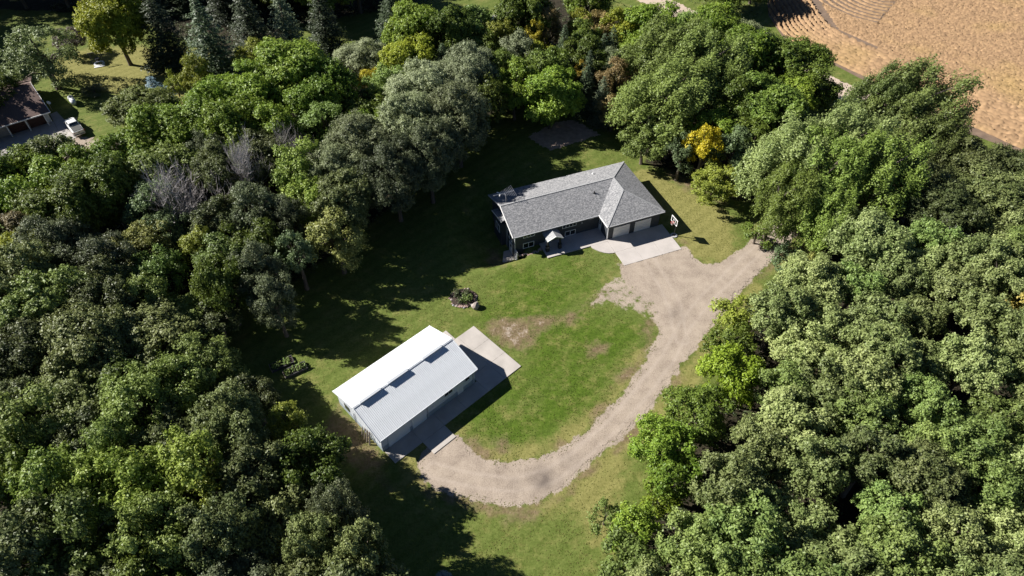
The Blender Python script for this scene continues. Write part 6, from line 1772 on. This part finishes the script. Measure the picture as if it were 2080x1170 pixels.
    (78.98, 79.99, 4.68, 11.4, 'oak', 'grey olive oak under the field corner, close lower right of the field corner', 'oaks of the woods'),
    (-125.02, 152.65, 4.50, 13.0, 'walnutdark', 'deep green crown at the left edge, far upper left of the willow', 'trees round the property'),
    (-118.10, 123.86, 4.50, 12.7, 'walnutdark', 'deep green crown at the left edge, far upper left of the brown roofed house', 'alike deep green crown at the left edge'),
    (-129.98, 145.67, 4.50, 12.6, 'walnutdark', 'broad deep green crown at the left edge, far left of the willow', 'trees round the property'),
    (-91.94, 87.07, 4.50, 13.3, 'walnutdark', 'small deep green crown at the left edge, far lower left of the brown roofed house', 'trees round the property'),
    (-98.79, 100.46, 4.50, 13.2, 'walnutdark', 'deep green crown at the left edge, well left of the brown roofed house', 'trees round the property'),
    (-135.11, 153.77, 4.50, 11.1, 'walnutdark', 'deep green crown at the left edge, far upper left of the brown roofed house', 'alike deep green crown at the left edge'),
    (-105.81, 108.65, 4.50, 11.8, 'walnutdark', 'deep green crown at the left edge, far lower left of the willow', 'trees round the property'),
    (-121.62, 135.59, 4.50, 12.7, 'walnutdark', 'broad deep green crown at the left edge, far upper left of the brown roofed house', 'trees round the property'),
    (-110.57, 121.94, 4.50, 11.3, 'walnutdark', 'deep green crown at the left edge, well upper left of the brown roofed house', 'trees round the property'),
    (-122.40, 143.82, 4.50, 11.7, 'walnutdark', 'broad deep green crown at the left edge, far upper left of the willow', 'trees round the property'),
    (-90.46, 79.42, 4.50, 12.6, 'walnutdark', 'small deep green crown at the left edge, far lower left of the willow', 'trees round the property'),
    (-98.75, 91.83, 4.50, 12.1, 'walnutdark', 'small deep green crown at the left edge, far left of the brown roofed house', 'trees round the property'),
    (-139.67, 160.20, 4.50, 13.4, 'walnutdark', 'deep green crown at the left edge, far upper left of the brown roofed house', 'alike deep green crown at the left edge'),
    (-114.49, 130.99, 4.50, 11.0, 'walnutdark', 'deep green crown at the left edge, well left of the willow', 'trees round the property'),
    (-111.97, 113.92, 4.50, 13.3, 'walnutdark', 'small deep green crown at the left edge, far left of the willow', 'trees round the property'),
    (-129.88, 159.92, 4.50, 12.6, 'walnutdark', 'deep green crown at the left edge, far upper left of the brown roofed house', 'alike deep green crown at the left edge'),
]
for a_ in TREES:
    tree(*a_)
print('faces', sum(len(q.polygons) for q in bpy.data.meshes))

# low growth on the wood floor and along its edges: nobody could count it
def undergrowth():
    g = np.random.default_rng(77)
    n = 30000
    X, Y = g.uniform(-110, 80, n), g.uniform(22, 165, n)
    cl = np.maximum(np.maximum(pdist(CLEAR, X, Y), pdist(YARD2, X, Y)), pdist(OPEN2, X, Y))
    road_d = np.abs((X - 34.0) * math.sin(R(-52.4)) - (Y - 165.2) * math.cos(R(-52.4)))
    side = (X - 34.0) * math.sin(R(-52.4)) - (Y - 165.2) * math.cos(R(-52.4))
    ok = (cl < -0.8 + 1.5 * (fbm(X, Y, 3.0) - 0.5)) & (road_d > 7) & (pdist(FIELD, X, Y) < -2) & (pdist(DRIVE, X, Y) < -1.0)
    wgt = np.where(cl > -6, 1.0, 0.35)
    ok &= g.random(n) < wgt
    X, Y = X[ok], Y[ok]
    m = 7
    hh = np.repeat(g.uniform(0.15, 1.0, len(X)) ** 1.4 * 1.1, m)
    pos = np.stack([np.repeat(X, m), np.repeat(Y, m), np.zeros(len(X) * m)], -1)
    pos += g.normal(0, 0.35, pos.shape)
    pos[:, 2] = np.abs(g.random(len(pos))) * hh + 0.05
    nr = g.normal(0, 0.6, pos.shape) + np.array([0, 0, 0.9])
    me = leaf_mesh('undergrowth', pos, nr, g.uniform(0.12, 0.26, len(pos)), g.random(len(pos)), g, LM['under'])
    o = bpy.data.objects.new('undergrowth', me); COL.objects.link(o)
    tag(o, 'low leafy undergrowth on the wood floor and along its edges', kind='stuff')
undergrowth()

# tufts standing proud of the mown lawn
def tufts():
    g = np.random.default_rng(31)
    n = 170000
    X, Y = g.uniform(-62, 62, n), g.uniform(24, 128, n)
    ok = (pdist(CLEAR, X, Y) > 0) & (pdist(DRIVE, X, Y) < 0.35 * g.random(n)) & (pdist(SPILL, X, Y) < 0.6 - 1.6 * g.random(n))
    for b in BARE:
        ok &= (pdist(b, X, Y) < 0) | (g.random(n) < 0.25)
    for o_, a_, boxes in ((SO, SA, ((-0.1, 15.5, -0.1, 9.9), (0.3, 21.4, -2.1, 0.4), (15.0, 21.4, -2.1, 7.8), (4.4, 8.2, -4.4, -1.9), (15, 18, 7.5, 9.8))),
                          (HO, HA, ((-14.6, 10.2, 0.3, 14.0), (-10.1, 0.6, -0.1, 3.6), (0.2, 10.5, -5.8, 0.6), (-2.7, 0.4, -2.8, 0.1), (-25.0, -14.0, 0.5, 20.0)))):
        dx, dy = X - o_[0], Y - o_[1]
        s_, t_ = dx * math.cos(a_) + dy * math.sin(a_), -dx * math.sin(a_) + dy * math.cos(a_)
        for x0, x1, y0, y1 in boxes:
            ok &= ~((s_ > x0) & (s_ < x1) & (t_ > y0) & (t_ < y1))
    ok &= np.hypot(X - bed_c[0], Y - bed_c[1]) > 2.1
    ok &= pdist([(3.03, 107.43), (8.20, 112.30), (11.85, 113.47), (16.60, 108.23), (7.00, 103.11)], X, Y) < -0.2
    ok &= g.random(n) < 0.25 + 0.75 * sstep(0.35, 0.65, fbm(X, Y, 2.5))
    ok &= g.random(n) < 1 - 0.7 * sstep(-2, 2, pdist(VERGE_R, X, Y))
    X, Y = X[ok], Y[ok]
    lush = sstep(-3, 3, pdist(LUSH, X, Y) + 4 * (fbm(X, Y, 3.0) - 0.5))
    dry = np.maximum(np.maximum(sstep(-2, 2, pdist(DRYISH, X, Y)), sstep(-2, 2, pdist(VERGE_R, X, Y))), 0.7 * np.exp(-((pdist(DRIVE, X, Y) + 0.8) / 1.2) ** 2))
    tone = np.clip(0.74 - 0.46 * lush + 0.34 * dry + g.normal(0, 0.16, len(X)), 0, 1)
    z = terrain(X, Y) + 0.02
    pos = np.stack([X, Y, z], -1)
    nr = g.normal(0, 0.16, pos.shape) + np.array([0, 0, 1.0])
    me = leaf_mesh('grass_tufts', pos, nr, g.uniform(0.05, 0.11, len(X)), tone, g, leaf_mat('grass_blades', (0.054, 0.098, 0.009), (0.200, 0.200, 0.060), 0.3, 0.1), 0.5)
    o = bpy.data.objects.new('grass_tufts', me); COL.objects.link(o)
    tag(o, 'short grass tufts standing over the mown lawn', kind='stuff')
tufts()
